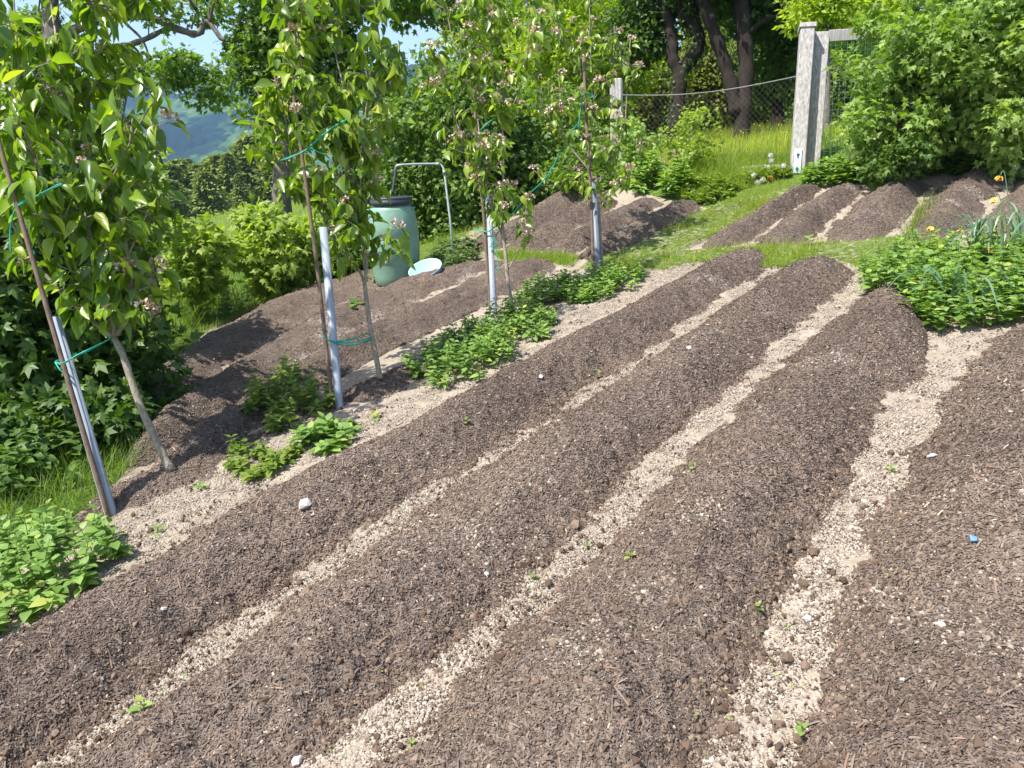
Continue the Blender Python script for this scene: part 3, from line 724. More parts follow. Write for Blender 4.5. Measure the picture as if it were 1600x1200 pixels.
def pear_tree(label, dep, trunk, trad, limbs, nleaf, leafsize, nblos, spread=.22, zones=None):
    """trunk/limbs: pixel polylines (x, y[, depth offset]); each limb (points, r0, r1, leafing)"""
    tp = limb_path(trunk, dep); root = thing('pear_tree', label, 'tree', tp[0], 'young pear trees tied to stakes')
    mt = MB(); pth = smooth_path(tp, 20); n = len(pth)
    rad = np.interp(np.linspace(0, 1, n), [0, .08, 1], [trad * 1.35, trad * 1.05, trad * .8]) * (1 + .07 * np.sin(np.arange(n) * 1.9))
    tube(mt, pth, rad, 12)
    ml = MB(); LP = []; LX = []; LT = []; bl = []
    for pts, r0, r1, lf in limbs:
        q = smooth_path(limb_path(pts, dep), 26); tube(mt, q, np.linspace(r0, r1, len(q)), 8)
        L = np.linalg.norm(np.diff(q, axis=0), axis=1).sum()
        k = int(lf * L * 17)
        for _ in range(k):
            f = rng.uniform(.12, 1.0); i0 = int(f * (len(q) - 1)); p = q[i0]
            out = rdir(1)[0]; out[2] = abs(out[2]) * .7 + .1; out[1] *= .8; out = nrm(out); tl = rng.uniform(.5, 1.25) * spread
            e = p + out * tl
            tw = smooth_path([p, p + out * tl * .5 + A([0, 0, .01]), e], 5); tube(mt, tw, np.linspace(.0042, .0022, len(tw)), 5)
            # rosettes of hanging leaves along and at the tip of the spur
            m = rng.integers(6, 11)
            for j in range(m):
                ff = 1 - (j / m) ** 1.3 * .9; pp = p + out * tl * ff
                a = rng.random() * 2 * PI; dxy = A([math.cos(a), math.sin(a), 0])
                pet = dxy * rng.uniform(.02, .045) + A([0, 0, rng.uniform(-.02, .03)])
                tube(mt, [pp, pp + pet], [.0012, .001], 3, .6, False)
                LP.append(pp + pet); LX.append(dxy * rng.uniform(.5, 1) + A([0, 0, rng.uniform(-1.7, .05)])); LT.append(rng.normal(.45, .22) + (.35 if rng.random() < .12 else 0))
            if rng.random() < nblos: bl.append(e + A([0, 0, .015]))
    LP = A(LP); LX = nrm(A(LX)); LT = np.clip(A(LT), 0, 1); n = len(LP)
    if n > nleaf: 
        q = rng.choice(n, nleaf, False); LP, LX, LT = LP[q], LX[q], LT[q]; n = nleaf
    Zn = nrm(A([0, 0, .9]) + rdir(n) * .75 + LX * A([1, 1, 0]) * .5)
    v = rng.integers(0, 3, n); s = leafsize * rng.uniform(.45, 1.2, n)
    for t in range(3):
        q = v == t; inst(ml, T_PEAR[t], LP[q], LX[q], Zn[q], np.stack([s[q], s[q] * rng.uniform(.9, 1.35, q.sum()), s[q]], 1), LT[q], True)
    ks = [mt.build('trunk', M['pear_bark']), ml.build('crown', M['pear'])]
    adopt(root, *ks)
    bl = bl[:60]
    for p in bl:
        o = bpy.data.objects.new('blossom_cluster', BLOSSOM[rng.integers(4)]); COL.objects.link(o); o.parent = root
        o.location = tuple(p - A(root.location)); o.rotation_euler = (rng.uniform(-.5, .5), rng.uniform(-.5, .5), rng.uniform(0, 6)); s_ = rng.uniform(1.0, 1.9); o.scale = (s_, s_, s_)
    return root

g1p = hit(265, 733); D1 = dep_of(g1p)
pear_tree('nearest pear tree at the left edge with a bent bare trunk and the densest crown', D1,
    [(268, 736), (252, 705), (228, 655), (207, 600), (192, 555), (178, 528)], .021,
    [([(178, 528), (150, 505), (110, 470), (80, 440), (45, 395), (10, 330), (-30, 250)], .015, .007, .9),
     ([(180, 526), (176, 500), (165, 450), (150, 405), (135, 340), (120, 250), (100, 150, -.1), (85, 40, -.1)], .013, .005, 1.25),
     ([(182, 524), (200, 495), (205, 450), (200, 400), (190, 340), (175, 290), (185, 220, .1), (200, 140, .15)], .012, .005, 1.0),
     ([(150, 405), (90, 330, -.2), (50, 230, -.25), (30, 100, -.25), (20, -20, -.25)], .009, .004, 1.3),
     ([(120, 250), (60, 180, .2), (10, 110, .25), (-30, 30, .2)], .008, .004, 1.3),
     ([(135, 340), (180, 270, -.15), (215, 200, -.2), (245, 150, -.2)], .007, .003, .95),
     ([(85, 40, -.1), (70, -60, 0), (60, -150, 0)], .006, .003, 1.4), ([(110, 130), (170, 60, -.1), (190, -20, -.2), (200, -90, -.2)], .007, .003, 1.1),
     ([(200, 400), (225, 345), (240, 310)], .006, .003, .9),
     ([(120, 250), (145, 120, .1), (140, -20, .1)], .007, .003, 1.4)], 2700, .128, .09, .25)
g2p = hit(592, 592); D2 = dep_of(g2p)
pear_tree('second pear tree, full leafy crown on a straight slim trunk in front of the barrel', D2,
    [(594, 592), (588, 560), (580, 520), (574, 480), (570, 445)], .018,
    [([(570, 445), (560, 420), (530, 380), (500, 330), (480, 290), (455, 230), (440, 150)], .010, .004, .95),
     ([(570, 446), (573, 400), (560, 340), (550, 270), (545, 200), (535, 130), (520, 60), (515, -40)], .011, .004, 1.35),
     ([(573, 440), (565, 380), (562, 330), (565, 260), (570, 190), (578, 120), (585, 60)], .010, .004, 1.0),
     ([(500, 330), (450, 260, .1), (430, 200, .1), (415, 140, .1)], .007, .003, 1.0),
     ([(550, 270), (510, 200, -.15), (480, 130, -.15), (465, 60, -.1), (460, -30, 0)], .007, .003, 1.3),
     ([(545, 200), (500, 140, .1), (430, 80, .1)], .006, .003, 1.0), ([(575, 190), (600, 130, .1), (590, 40), (580, -50)], .006, .003, 1.2),
     ([(520, 60), (550, 0), (545, -80)], .005, .003, 1.3)], 2050, .122, .12, .24)
g3p = hit(800, 495); D3 = dep_of(g3p)
pear_tree('third pear tree, open crown dotted with faded blossom, left of the last stake', D3,
    [(803, 492), (795, 450), (790, 400), (787, 370), (784, 345)], .017,
    [([(787, 372), (770, 330), (755, 270), (748, 200), (742, 130), (735, 60), (730, -30)], .010, .004, .85),
     ([(784, 345), (786, 280), (785, 200), (775, 130), (765, 60), (760, -30)], .011, .004, 1.0),
     ([(790, 375), (815, 345, -.1), (830, 320, -.1)], .006, .003, .6), ([(755, 270), (725, 220), (700, 150), (690, 80)], .007, .003, 1.0),
     ([(785, 200), (815, 130), (825, 60), (830, -20)], .006, .003, .9), ([(742, 130), (710, 70), (695, 0)], .006, .003, 1.0),
     ([(795, 420), (812, 390), (835, 375)], .005, .003, .35)], 1200, .108, .5, .22)
g4p = hit(940, 415); D4 = dep_of(g4p)
pear_tree('fourth and farthest pear tree behind the last grey pipe, with pale blossom', D4,
    [(940, 416), (938, 370), (934, 320), (922, 268)], .018,
    [([(922, 268), (895, 235), (865, 195), (845, 150), (840, 90)], .010, .004, .8),
     ([(922, 268), (925, 200), (925, 130), (922, 60), (920, -40)], .010, .004, .9), ([(930, 290), (955, 250), (975, 200), (980, 130), (985, 60)], .008, .004, .55),
     ([(934, 320), (915, 300), (890, 290), (850, 290)], .006, .003, .9), ([(925, 130), (890, 90), (870, 30), (860, -40)], .007, .003, 1.), ([(925, 160), (955, 110), (960, 40)], .006, .003, .8),
     ([(936, 330), (960, 300), (975, 290)], .006, .003, 1.0)], 1300, .104, .55, .23)

# ------------------------------------------------------------------ stakes and pipes beside the pear trees
def stake(label, pts, dep, r, dz=.0):
    q = limb_path(pts, dep - .02 + dz); q[0][2] -= .1
    mb = MB(); tube(mb, smooth_path(q, 16), np.linspace(r * 1.05, r * .9, 17)[:len(smooth_path(q, 16))], 10)
    o = mb.build('wooden_stake', M['stake']); settle(o, q[0]); tag(o, label, 'stake', 'wooden stakes of the pear trees')
def pipe(label, base, top, dep, r, mat='pipe'):
    a = P(*base, dep); b = P(*top, dep); ax = nrm(b - a); L = np.linalg.norm(b - a)
    u = nrm(np.cross(ax, [0, 1, 0])); w_ = np.cross(u, ax)
    Rm = np.stack([u, w_, ax], 1)
    mb = MB(); lathe(mb, a, [(r, -.05), (r, L), (r * .8, L), (r * .8, L - .12)], 28, rot=Rm)
    o = mb.build('plastic_pipe', M[mat]); settle(o, a); tag(o, label, 'pipe', 'grey pipes beside the pear trees')
GP = [(hit(176, 799), (172, 797), (82, 498), .035), (hit(531, 636), (531, 637), (505, 355), .032), (hit(771, 490), (772, 492), (763, 309), .032), (hit(934, 420), (934, 424), (927, 288), .034)]
DP = [dep_of(g[0]) for g in GP]
pipe('leaning grey pipe beside the nearest pear tree', (174, 805), (84, 497), DP[0], .029)
pipe('upright grey pipe beside the second pear tree', (531, 640), (505, 356), DP[1], .026)
pipe('grey pipe with knotted green twine beside the third pear tree', (772, 496), (763, 309), DP[2], .03)
pipe('farthest grey pipe half hidden by the fourth pear tree', (935, 428), (927, 285), DP[3], .034, 'pipe_shaded')
stake('leaning dark stake in front of the nearest grey pipe', [(171, 802), (120, 640), (70, 470), (15, 280), (-30, 120)], DP[0] - .04, .0125)
stake('tall thin stake left of the second grey pipe', [(520, 638), (503, 480), (486, 345), (470, 230), (455, 120)], DP[1], .0125)
stake('tall thin stake left of the third grey pipe', [(767, 492), (757, 350), (747, 250), (738, 100)], DP[2], .014)
stake('dark stake left of the farthest grey pipe', [(928, 424), (923, 300), (917, 200), (912, 90)], DP[3], .017)

def twine(label, dep, lines, r=.0032):
    mb = MB(); p0 = None
    for ln in lines:
        q = limb_path(ln, dep); p0 = q[0] if p0 is None else p0
        s = smooth_path(q, 22); tube(mb, s, r, 6)
        s2 = s + A([0, 0, .007]) * np.sin(np.linspace(0, 9, len(s)))[:, None]; tube(mb, s2, r * .8, 6)
    o = mb.build('garden_twine', M['twine']); settle(o, p0); tag(o, label, 'twine', 'green twine ties')
twine('green twine tied round the nearest pipe and the fork of the bent trunk', DP[0], [[(86, 566, -.05), (98, 569, -.07), (120, 555, -.04), (145, 543, 0), (172, 530, D1 - DP[0] - .03), (190, 522, D1 - DP[0] + .02)], [(86, 566, -.05), (92, 575, -.07), (104, 588, -.06)], [(86, 566, -.04), (100, 562, .03), (120, 553)]], .0035)
twine('green twine tied among the leaves of the nearest pear tree', DP[0], [[(20, 326, -.05), (50, 310, -.1), (75, 297, -.1), (98, 288, -.1)], [(22, 330, -.05), (16, 360), (17, 395)], [(30, 335), (40, 375), (55, 398)]], .0035)
twine('green twine looped low between the second pipe and its pear trunk', DP[1], [[(502, 524, -.05), (515, 533, -.06), (535, 536, -.04), (555, 535), (575, 528, D2 - DP[1] - .03), (585, 526, D2 - DP[1]), (572, 521, D2 - DP[1] + .03), (555, 529), (530, 534), (515, 534, .03)], [(516, 534, -.04), (535, 539), (560, 537), (580, 531, D2 - DP[1] - .03)]], .0035)
twine('green twine tying the second stake high in the leaves', DP[1], [[(438, 251, -.05), (455, 246, -.07), (478, 234, -.07), (500, 214, -.05), (520, 200), (542, 187)], [(480, 233, -.05), (500, 238, -.05), (514, 247)]], .004)
twine('long green twine from the third pipe up to the fourth pear tree', DP[2], [[(766, 386, -.05), (780, 360), (800, 335), (830, 300, .4), (855, 275, .8), (880, 228, 1.2), (893, 205, D4 - DP[2] - .1), (905, 190, D4 - DP[2]), (909, 155, D4 - DP[2])]], .0045)
twine('frayed green twine knotted round the third pipe', DP[2], [[(740, 358, .05), (760, 362, -.05), (778, 350, -.04), (788, 342)], [(764, 386, -.05), (772, 385, -.06), (776, 383)], [(774, 386, -.05), (777, 405, -.05), (779, 430, -.05)], [(764, 360, -.05), (778, 385, -.06)]], .0045)
twine('green twine hanging from the third stake up in the crown', DP[2], [[(735, 206, -.05), (750, 203), (765, 190), (785, 180)], [(735, 205), (729, 220), (728, 242)]], .0045)
twine('green twine tied in a bow at the fourth stake', DP[3], [[(908, 150, -.05), (918, 145, -.05), (927, 151, -.05), (915, 154, -.05)], [(909, 150, -.05), (906, 180, -.05), (903, 200, -.05)]], .005)
#---PART3---

# ------------------------------------------------------------------ leafy clumps at the feet of the trees
def leafy(name, label, poly, nst, h, leaf, mat, group=None, tm=T_MINT, lean=.25, pairs=5, wid=1., hv=.3, edge=.5):
    """many upright stems with opposite pairs of leaves, rooted inside a ground outline (pixels)"""
    pw = poly_px(poly); q = scatter_poly(pw, nst); c = q.mean(0)
    root = thing(name, label, 'plant', (c[0], c[1], drop(c[0], c[1])), group)
    ms = MB(); PP = []; XX_ = []; ZZ_ = []; SS = []; TT = []
    dmin = poly_dist(q[:, 0], q[:, 1], pw + [pw[0]]); 
    for k in range(nst):
        x, y = q[k]; z = drop(x, y); hh = h * rng.uniform(1 - hv, 1 + hv) * (edge + (1 - edge) * min(1, dmin[k] / .12))
        ln = A([rng.normal(0, lean), rng.normal(0, lean), 1]) ; ln = nrm(ln + A([*(nrm(A([x, y]) - c) * .25 * (1 - min(1, dmin[k] / .15))), 0]))
        a = A([x, y, z - .01]); b = a + ln * hh; mid = (a + b) / 2 + A([*rng.normal(0, .01, 2), 0])
        tube(ms, [a, mid, b], [.0028, .0024, .0016], 4, .5, False)
        ang = rng.random() * PI; tn = rng.normal(0, .12)
        for j in range(pairs):
            f = .3 + .7 * (j + .5) / pairs; p = a + (b - a) * f; ang += PI / 2 + rng.normal(0, .3)
            s = leaf * 1.15 * (1.1 - .75 * max(0, f - .62) / .38 * .6) * rng.uniform(.75, 1.2)
            for sg in (0, PI):
                aa = ang + sg + rng.normal(0, .2); PP.append(p); XX_.append([math.cos(aa), math.sin(aa), rng.uniform(-.15, .5) + (.4 if j == pairs - 1 else 0)]); SS.append(s); TT.append(.38 + tn + rng.normal(0, .2) + .2 * (f - .6))
    n = len(PP); ml = MB()
    XX_ = nrm(A(XX_)); inst(ml, tm, A(PP), XX_, nrm(A([0, 0, 1.]) + rdir(n) * .35), np.stack([A(SS), A(SS) * wid, A(SS)], 1), np.clip(A(TT), 0, 1), True)
    k1 = ml.build('foliage', M[mat]); k2 = tag(ms.build('stems', M['weedy']), kind='stuff')
    adopt(root, k1, k2); return root
GM = 'leafy clumps along the pear tree row'
leafy('leafy_clump', 'lush light green leafy clump at the left edge, closest to the camera', [(-160, 1010), (-60, 1020), (30, 975), (115, 935), (200, 895), (185, 858), (110, 845), (40, 850), (-60, 870), (-200, 930)], 150, .2, .052, 'mint', GM, wid=1.5, hv=.5)
leafy('leafy_clump', 'sparse yellowish leafy clump left of the second grey pipe', [(385, 668), (440, 690), (500, 660), (525, 635), (510, 610), (450, 615), (395, 640)], 56, .18, .056, 'weedy', GM, wid=1.3, hv=.5)
leafy('leafy_clump', 'dense dark green leafy clump right of the second pear tree', [(640, 585), (690, 612), (745, 600), (800, 568), (850, 532), (865, 505), (830, 495), (760, 510), (690, 540)], 210, .21, .052, 'mint', GM, wid=1.35)
leafy('leafy_clump', 'long low leafy clump right of the third pear tree', [(800, 478), (850, 480), (915, 476), (925, 455), (900, 440), (830, 450)], 110, .18, .052, 'mint', GM, wid=1.3)
leafy('leafy_clump', 'bright leafy clump round the foot of the farthest grey pipe', [(900, 480), (950, 472), (1000, 448), (1003, 432), (960, 425), (915, 440)], 105, .19, .052, 'mint', GM, wid=1.3)
leafy('leafy_clump', 'large bright green leafy clump at the right edge with daffodils in it', [(1345, 470), (1400, 490), (1440, 520), (1490, 528), (1560, 510), (1660, 490), (1760, 470), (1700, 420), (1600, 405), (1500, 405), (1420, 415), (1350, 430)], 560, .25, .056, 'mint', 'leafy clumps by the daffodils', wid=1.5, edge=.7)
leafy('broad_leaf_weed', 'pair of broad pale leaves sprouting on the bed behind the second trunk', [(535, 500), (555, 505), (565, 498), (548, 492)], 2, .06, .12, 'mint', None, pairs=1, wid=1.4)
leafy('nettle_clump', 'greyish nettles at the foot of the tall grass by the shaded bed', [(290, 500), (330, 520), (420, 480), (490, 455), (480, 430), (400, 440), (320, 465)], 120, .3, .07, 'nettle', None, T_NETTLE, pairs=6, wid=1.2)
leafy('nettle_clump', 'greyish leafy weeds round the foot of the metal water pipe', [(672, 425), (700, 430), (745, 405), (740, 392), (700, 392), (675, 400)], 40, .26, .1, 'nettle', None, T_NETTLE, pairs=5, wid=1.1)
leafy('weed_clump', 'broad leaved weeds at the foot of the green barrel', [(560, 440), (585, 448), (610, 440), (640, 432), (630, 418), (560, 420)], 26, .2, .1, 'mint', None, pairs=5, wid=1.2)
leafy('weed_clump', 'dark nettles in the shade under the left hedge', [(-60, 830), (60, 790), (150, 745), (210, 690), (190, 640), (60, 700), (-60, 760)], 90, .3, .08, 'hedge_dark', None, T_NETTLE, pairs=6, wid=1.8)  # dark leaf colour stands in for shade cast by the hedge
leafy('weed_clump', 'low bright weeds along the foot of the right currant bushes', [(1255, 298), (1320, 292), (1385, 288), (1440, 282), (1480, 276), (1640, 256), (1640, 232), (1480, 250), (1390, 266), (1262, 276)], 420, .25, .08, 'mint', None, pairs=5, wid=1.4)
leafy('weed_clump', 'leafy green weeds by the seeding dandelions left of the gate post', [(1060, 318), (1120, 320), (1180, 292), (1235, 276), (1230, 268), (1160, 276), (1080, 290)], 110, .14, .08, 'weedy', None, pairs=5, wid=1.1)
leafy('flowering_clump', 'green clump with drooping pink flowers in front of the fence', [(985, 300), (1040, 318), (1075, 310), (1080, 290), (1010, 280)], 60, .4, .09, 'mint', None, T_NETTLE, pairs=7, wid=1.5)

for (x, y), h_, l_ in zip([(485, 698), (512, 705), (532, 688), (500, 680), (545, 672)], (.14, .1, .12, .16, .08), (.075, .07, .07, .08, .06)):
    leafy('young_plant', 'one of the low fresh green plants on the sand below the second grey pipe', [(x - 9, y + 5), (x + 9, y + 5), (x + 9, y - 4), (x - 9, y - 4)], 4, h_, l_, 'mint', 'young plants below the second grey pipe', wid=1.4, edge=.8)
for (x, y), h_ in zip([(368, 738), (392, 745), (420, 742), (440, 728), (460, 716), (405, 722), (380, 716)], (.1, .09, .12, .1, .09, .12, .13)):
    leafy('young_weed', 'one of the thin low weeds on the sand between the first and second pear trees', [(x - 10, y + 5), (x + 10, y + 5), (x + 10, y - 5), (x - 10, y - 5)], 5, h_, .05, 'weedy', 'thin weeds between the first two pear trees', wid=1.3, edge=.8)

# seedlings and small weeds standing singly on the soil
def seedling(label, px, py, h, leaf, n=3, mat='mint', rot=0.):
    p = hit(px, py); mb = MB(); k = n * 2; a = np.arange(k) * 2 * PI / k * 1.618 + rot
    X = np.stack([np.cos(a), np.sin(a), np.linspace(.2, .9, k)], 1); Pq = np.stack([np.zeros(k), np.zeros(k), np.linspace(.2, 1, k) * h], 1)
    tube(mb, [(0, 0, -.01), (0, 0, h)], [.002, .0015], 5, .4); s = leaf * np.linspace(1, .6, k)
    inst(mb, T_MINT, Pq, nrm(X), nrm(A([0, 0, 1.]) + rdir(k) * .2), np.stack([s, s * 1.7, s], 1), rng.uniform(.3, 1, k), True)
    o = mb.build('seedling', M[mat]); o.location = tuple(p); tag(o, label, 'seedling', 'seedlings on the beds'); return o
for lab, x, y, h, l in (
    ('glossy two-leafed seedling in the lower left furrow', 222, 1108, .03, .045), ('tiny bright seedling in the pale furrow below the middle of the photo', 834, 905, .02, .022),
    ('tiny upright seedling at the edge of the furrow above the middle one', 918, 857, .03, .022), ('small round-leafed seedling on the broad third bed', 984, 872, .02, .024),
    ('seedling in the narrow furrow uphill between the first two beds', 934, 592, .05, .035), ('faint seedling on the first bed below the dense leafy clump', 730, 662, .03, .03),
    ('bright yellowish seedling at the bottom of the widest furrow', 1252, 1150, .03, .028), ('lone seedling at the bottom edge, left of the centre', 643, 1168, .02, .022),
    ('low weed on the sandy path below the second pear tree', 585, 655, .04, .07), ('weed at the lower edge of the sandy path near the left clump', 248, 835, .04, .045),
    ('seedling beside the leaf litter of the widest furrow', 1185, 952, .02, .02), ('weed rosette by the nearest leafy clump, on the bed edge', 75, 940, .07, .075),
    ('lone green sprig on the flank of the second bed', 1083, 735, .03, .025), ('flat green sprout at the upper end of the widest furrow', 1392, 738, .02, .035),
    ('low weed at the mulch ring of the nearest pear tree', 315, 765, .03, .05), ('weed on the grassy strip between the beds by the gate', 1265, 383, .08, .1)):
    seedling(lab, x, y, h, l, 2, rot=rng.random() * 6)
# sprouting green specks and fallen petals in the furrows
mb = MB()
for line, n, w_ in ((F1w, 110, .06), (F2w, 130, .07), (F3w, 260, .12)):
    q = furrow_pts(line, n, w_); q = q[(fbm(q[:, 0], q[:, 1], .35, 2, 91) > .05)]; k = len(q)
    inst(mb, T_KITE, np.stack([q[:, 0], q[:, 1], [drop(*p) + .008 for p in q]], 1), rdir(k) * A([1, 1, .4]), nrm(A([0, 0, 1.]) + rdir(k) * .5), rng.uniform(.006, .015, k), rng.uniform(.3, 1, k))
tag(mb.build('sprouting_weeds', M['mint']), 'tiny green specks sprouting in the furrows', 'sprouts', kind='stuff')

# stones and clods
def rock(name, label, px, py, s, mat, k=0, flat=.6):
    p = hit(px, py); V, Fa = T_ROCK2[k % 3]; mb = MB(); a = rng.random() * 6; c, s_ = math.cos(a), math.sin(a)
    W = V * A([s, s * .75, s * flat]); W = W @ A([[c, s_, 0], [-s_, c, 0], [0, 0, 1]]); mb.add(W + A([0, 0, s * flat * .35]), Fa, .4, False)
    o = mb.build(name, mat); o.location = tuple(p); tag(o, label, 'stone' if name == 'stone' else 'clod', name + 's lying on the beds'); return o
for n_, lab, x, y, s, mt in (
    ('stone', 'pale flat stone on the first bed, the largest one there', 477, 790, .034, 'stone'), ('stone', 'small round stone at the bottom edge of the photo', 465, 1190, .017, 'stone'),
    ('stone', 'small pale stone on the first bed left of the middle', 845, 590, .02, 'stone'), ('stone', 'whitish stone high on the second bed', 1077, 545, .022, 'stone'),
    ('stone', 'whitish chip beside the widest furrow', 1262, 968, .014, 'stone'), ('stone', 'pale pebble on the lower left bed', 256, 952, .011, 'stone'),
    ('stone', 'pale stone on the flank where the widest furrow narrows', 1350, 785, .015, 'stone'), ('stone', 'white sliver of stone on the second bed', 760, 898, .013, 'stone'),
    ('soil_clod', 'dark clod lying out on the pale floor of the widest furrow', 1230, 1030, .02, 'clods'), ('soil_clod', 'dark clod at the left edge of the widest furrow', 1255, 915, .022, 'clods'),
    ('soil_clod', 'long dark clod in the upper widest furrow', 1272, 865, .022, 'clods'), ('soil_clod', 'dark clod beside the middle furrow', 908, 838, .014, 'clods'),
    ('soil_clod', 'rounded dark clod near the bottom of the widest furrow', 1170, 1110, .014, 'clods'), ('soil_clod', 'dark clod in the right hand furrow by its bend', 1392, 708, .018, 'clods')):
    rock(n_, lab, x, y, s, M[mt], rng.integers(3))
def shard(name, label, cat, px, py, s, col, shp):
    p = hit(px, py); mb = MB(); V = A([(x, y, .004 + .003 * i) for i, (x, y) in enumerate(shp)]) * A([s, s, 1]); n = len(V); V2 = V + A([0, 0, .003])
    i = np.arange(n); mb.add(np.concatenate([V, V2]), [i[None, ::-1], (i + n)[None], np.stack([i, (i + 1) % n, (i + 1) % n + n, i + n], 1)], .5)
    o = mb.build(name, plain_mat(name + '_mat', col, .3, .5)); o.location = tuple(p); tag(o, label, cat)
shard('blue_shard', 'tiny bright blue shard on the right hand bed', 'shard', 1520, 846, .011, (.12, .25, .6), [(-1, -.6), (.4, -1), (1, .1), (.1, .9), (-.7, .6)])
shard('white_fragment', 'thin white fragment lying on the upper right hand bed', 'fragment', 1455, 715, .02, (.55, .58, .68), [(-1, -.15), (.2, -.35), (1, 0), (.1, .3)])

# ------------------------------------------------------------------ grass
def grass(mb, poly, n, h, w, lean=.35, tint=(.45, .2), world=False, onb=False, thin=None):
    pw = poly if world else poly_px(poly); q = scatter_poly(pw, n); q = q if thin is None else q[fbm(q[:, 0], q[:, 1], .28, 3, 37) + rng.normal(0, .12, n) > -thin]; n = len(q); z = gz(q[:, 0], q[:, 1]) + (.02 if not onb else 0)
    d = np.hypot(q[:, 0], q[:, 1])
    tuft = fbm(q[:, 0], q[:, 1], .3, 3, 31)
    hh = h * rng.uniform(.5, 1.25, n) * (1 + .5 * tuft)
    a = rng.random(n) * 2 * PI; X = nrm(np.stack([np.cos(a) * lean, np.sin(a) * lean, np.ones(n)], 1)); Zd = np.stack([np.cos(a), np.sin(a), np.zeros(n)], 1) + rdir(n) * .4
    v = rng.integers(0, 3, n); t = np.clip(rng.normal(tint[0], tint[1], n) + .15 * tuft, 0, 1)
    for k in range(3):
        m = v == k; inst(mb, T_BL[k], np.stack([q[m, 0], q[m, 1], z[m] - .01], 1), X[m], Zd[m], np.stack([hh[m], np.full(m.sum(), w), hh[m]], 1), t[m])
mb = MB(); grass(mb, GRASS1, 62000, .07, .0036, .8, (.5, .28), True, thin=.5); grass(mb, GRASS1, 5500, .17, .0034, .5, (.6, .28), True, thin=.05); grass(mb, GRASS2, 4500, .11, .004, .5, (.5, .2), True)
grass(mb, [(20, 840), (120, 745), (210, 660), (330, 520), (410, 480), (330, 470), (150, 560), (-50, 720)], 9000, .16, .004, .6, (.35, .2))
grass(mb, [(1400, 385), (1455, 385), (1480, 330), (1440, 320)], 700, .2, .004, .3)
grass(mb, [(1060, 312), (1110, 318), (1180, 290), (1250, 272), (1250, 258), (1120, 252), (1050, 280)], 9000, .17, .0045, .5, (.45, .22)); grass(mb, [(655, 440), (760, 402), (800, 345), (770, 325), (700, 345), (630, 420)], 5000, .12, .004, .6, (.4, .2))
tag(mb.build('grass_path', M['grass']), 'short green grass growing on the path between the beds', 'grass', kind='stuff')
mb = MB(); grass(mb, [(180, 520), (240, 545), (310, 520), (400, 478), (500, 448), (480, 405), (380, 405), (230, 430)], 9000, .62, .006, .3, (.35, .18))
grass(mb, [(-40, 900), (60, 855), (140, 795), (225, 720), (240, 690), (200, 640), (0, 740)], 3000, .2, .004, .45, (.18, .18))  # low tint paints the hedge's shade into this corner of grass
tag(mb.build('tall_grass', M['grass']), 'tall lush green grass beside the shaded bed', 'grass', kind='stuff')
# the meadow behind the fence
FP = P(965, 235, 11.6); FPg = A([FP[0], FP[1], float(gz(FP[0], FP[1]))])
GPp = hit(1245, 268)
mb = MB()
MEADOW = [A([*GPp[:2], 0]) + A([-.1, .3, 0]), A([*FPg[:2], 0]) + A([0, .2, 0]), A([FPg[0] - .5, 22, 0]), A([6, 28, 0]), A([16, 24, 0]), A([12, 10, 0]), A([GPp[0] + 2.5, GPp[1] - .2, 0])]
grass(mb, MEADOW, 60000, .34, .0075, .25, (.5, .22), True)
q = scatter_poly(MEADOW, 500)
tag(mb.build('meadow_grass', M['meadow']), 'tall sunlit meadow grass behind the wire fence', 'grass', kind='stuff')
mb = MB(); n = 500; inst(mb, T_OCT, np.stack([q[:, 0], q[:, 1], gz(q[:, 0], q[:, 1]) + rng.uniform(.25, .42, n)], 1), rdir(n), rdir(n), np.full(n, .012), rng.random(n))
tag(mb.build('buttercups', M['petal_yellow']), 'tiny yellow flowers scattered through the meadow', 'flowers', kind='stuff')
mb = MB(); grass(mb, [A([-45, 14, 0]), A([-6, 12, 0]), A([-3, 16, 0]), A([-20, 75, 0]), A([-60, 75, 0])], 16000, .5, .02, .3, (.4, .2), True)
tag(mb.build('valley_meadow', M['meadow']), 'rough green meadow sloping away towards the pine wood', 'grass', kind='stuff')

# ------------------------------------------------------------------ hedges and bushes
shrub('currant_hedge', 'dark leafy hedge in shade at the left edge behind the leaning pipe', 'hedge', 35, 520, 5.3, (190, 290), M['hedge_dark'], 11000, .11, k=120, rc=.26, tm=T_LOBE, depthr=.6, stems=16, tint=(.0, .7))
shrub('currant_bush', 'low dark currant bush in deep shade left of the leaning pipe foot', 'bush', 70, 690, 4.75, (130, 75), M['hedge_dark'], 2600, .1, k=34, rc=.17, tm=T_LOBE, depthr=.35, stems=7, tint=(.0, .55))  # leaf tint kept low, so the deep shade is in the colour
shrub('currant_hedge', 'light leafy bush behind the crown of the nearest pear tree', 'bush', 90, 300, 6.6, (150, 130), M['currant'], 5500, .1, k=60, rc=.3, tm=T_LOBE, depthr=.7, stems=10)
shrub('currant_bush', 'yellow green currant bush left of the second pear tree', 'bush', 430, 388, 9.2, (75, 66), M['currant_yellow'], 2400, .12, k=40, rc=.2, tm=T_LOBE, depthr=.5, stems=9, group='pale currant bushes by the valley view')
shrub('currant_bush', 'small yellow green currant bush by the old leaning post', 'bush', 300, 404, 8.8, (60, 65), M['currant_yellow'], 1800, .12, k=30, rc=.18, tm=T_LOBE, depthr=.45, stems=8, group='pale currant bushes by the valley view')
shrub('currant_bush', 'thin pale currant bush rising behind the barrel', 'bush', 530, 370, 9.8, (60, 90), M['currant'], 2000, .1, k=34, rc=.2, tm=T_LOBE, depthr=.5, stems=8, group='pale currant bushes by the valley view')
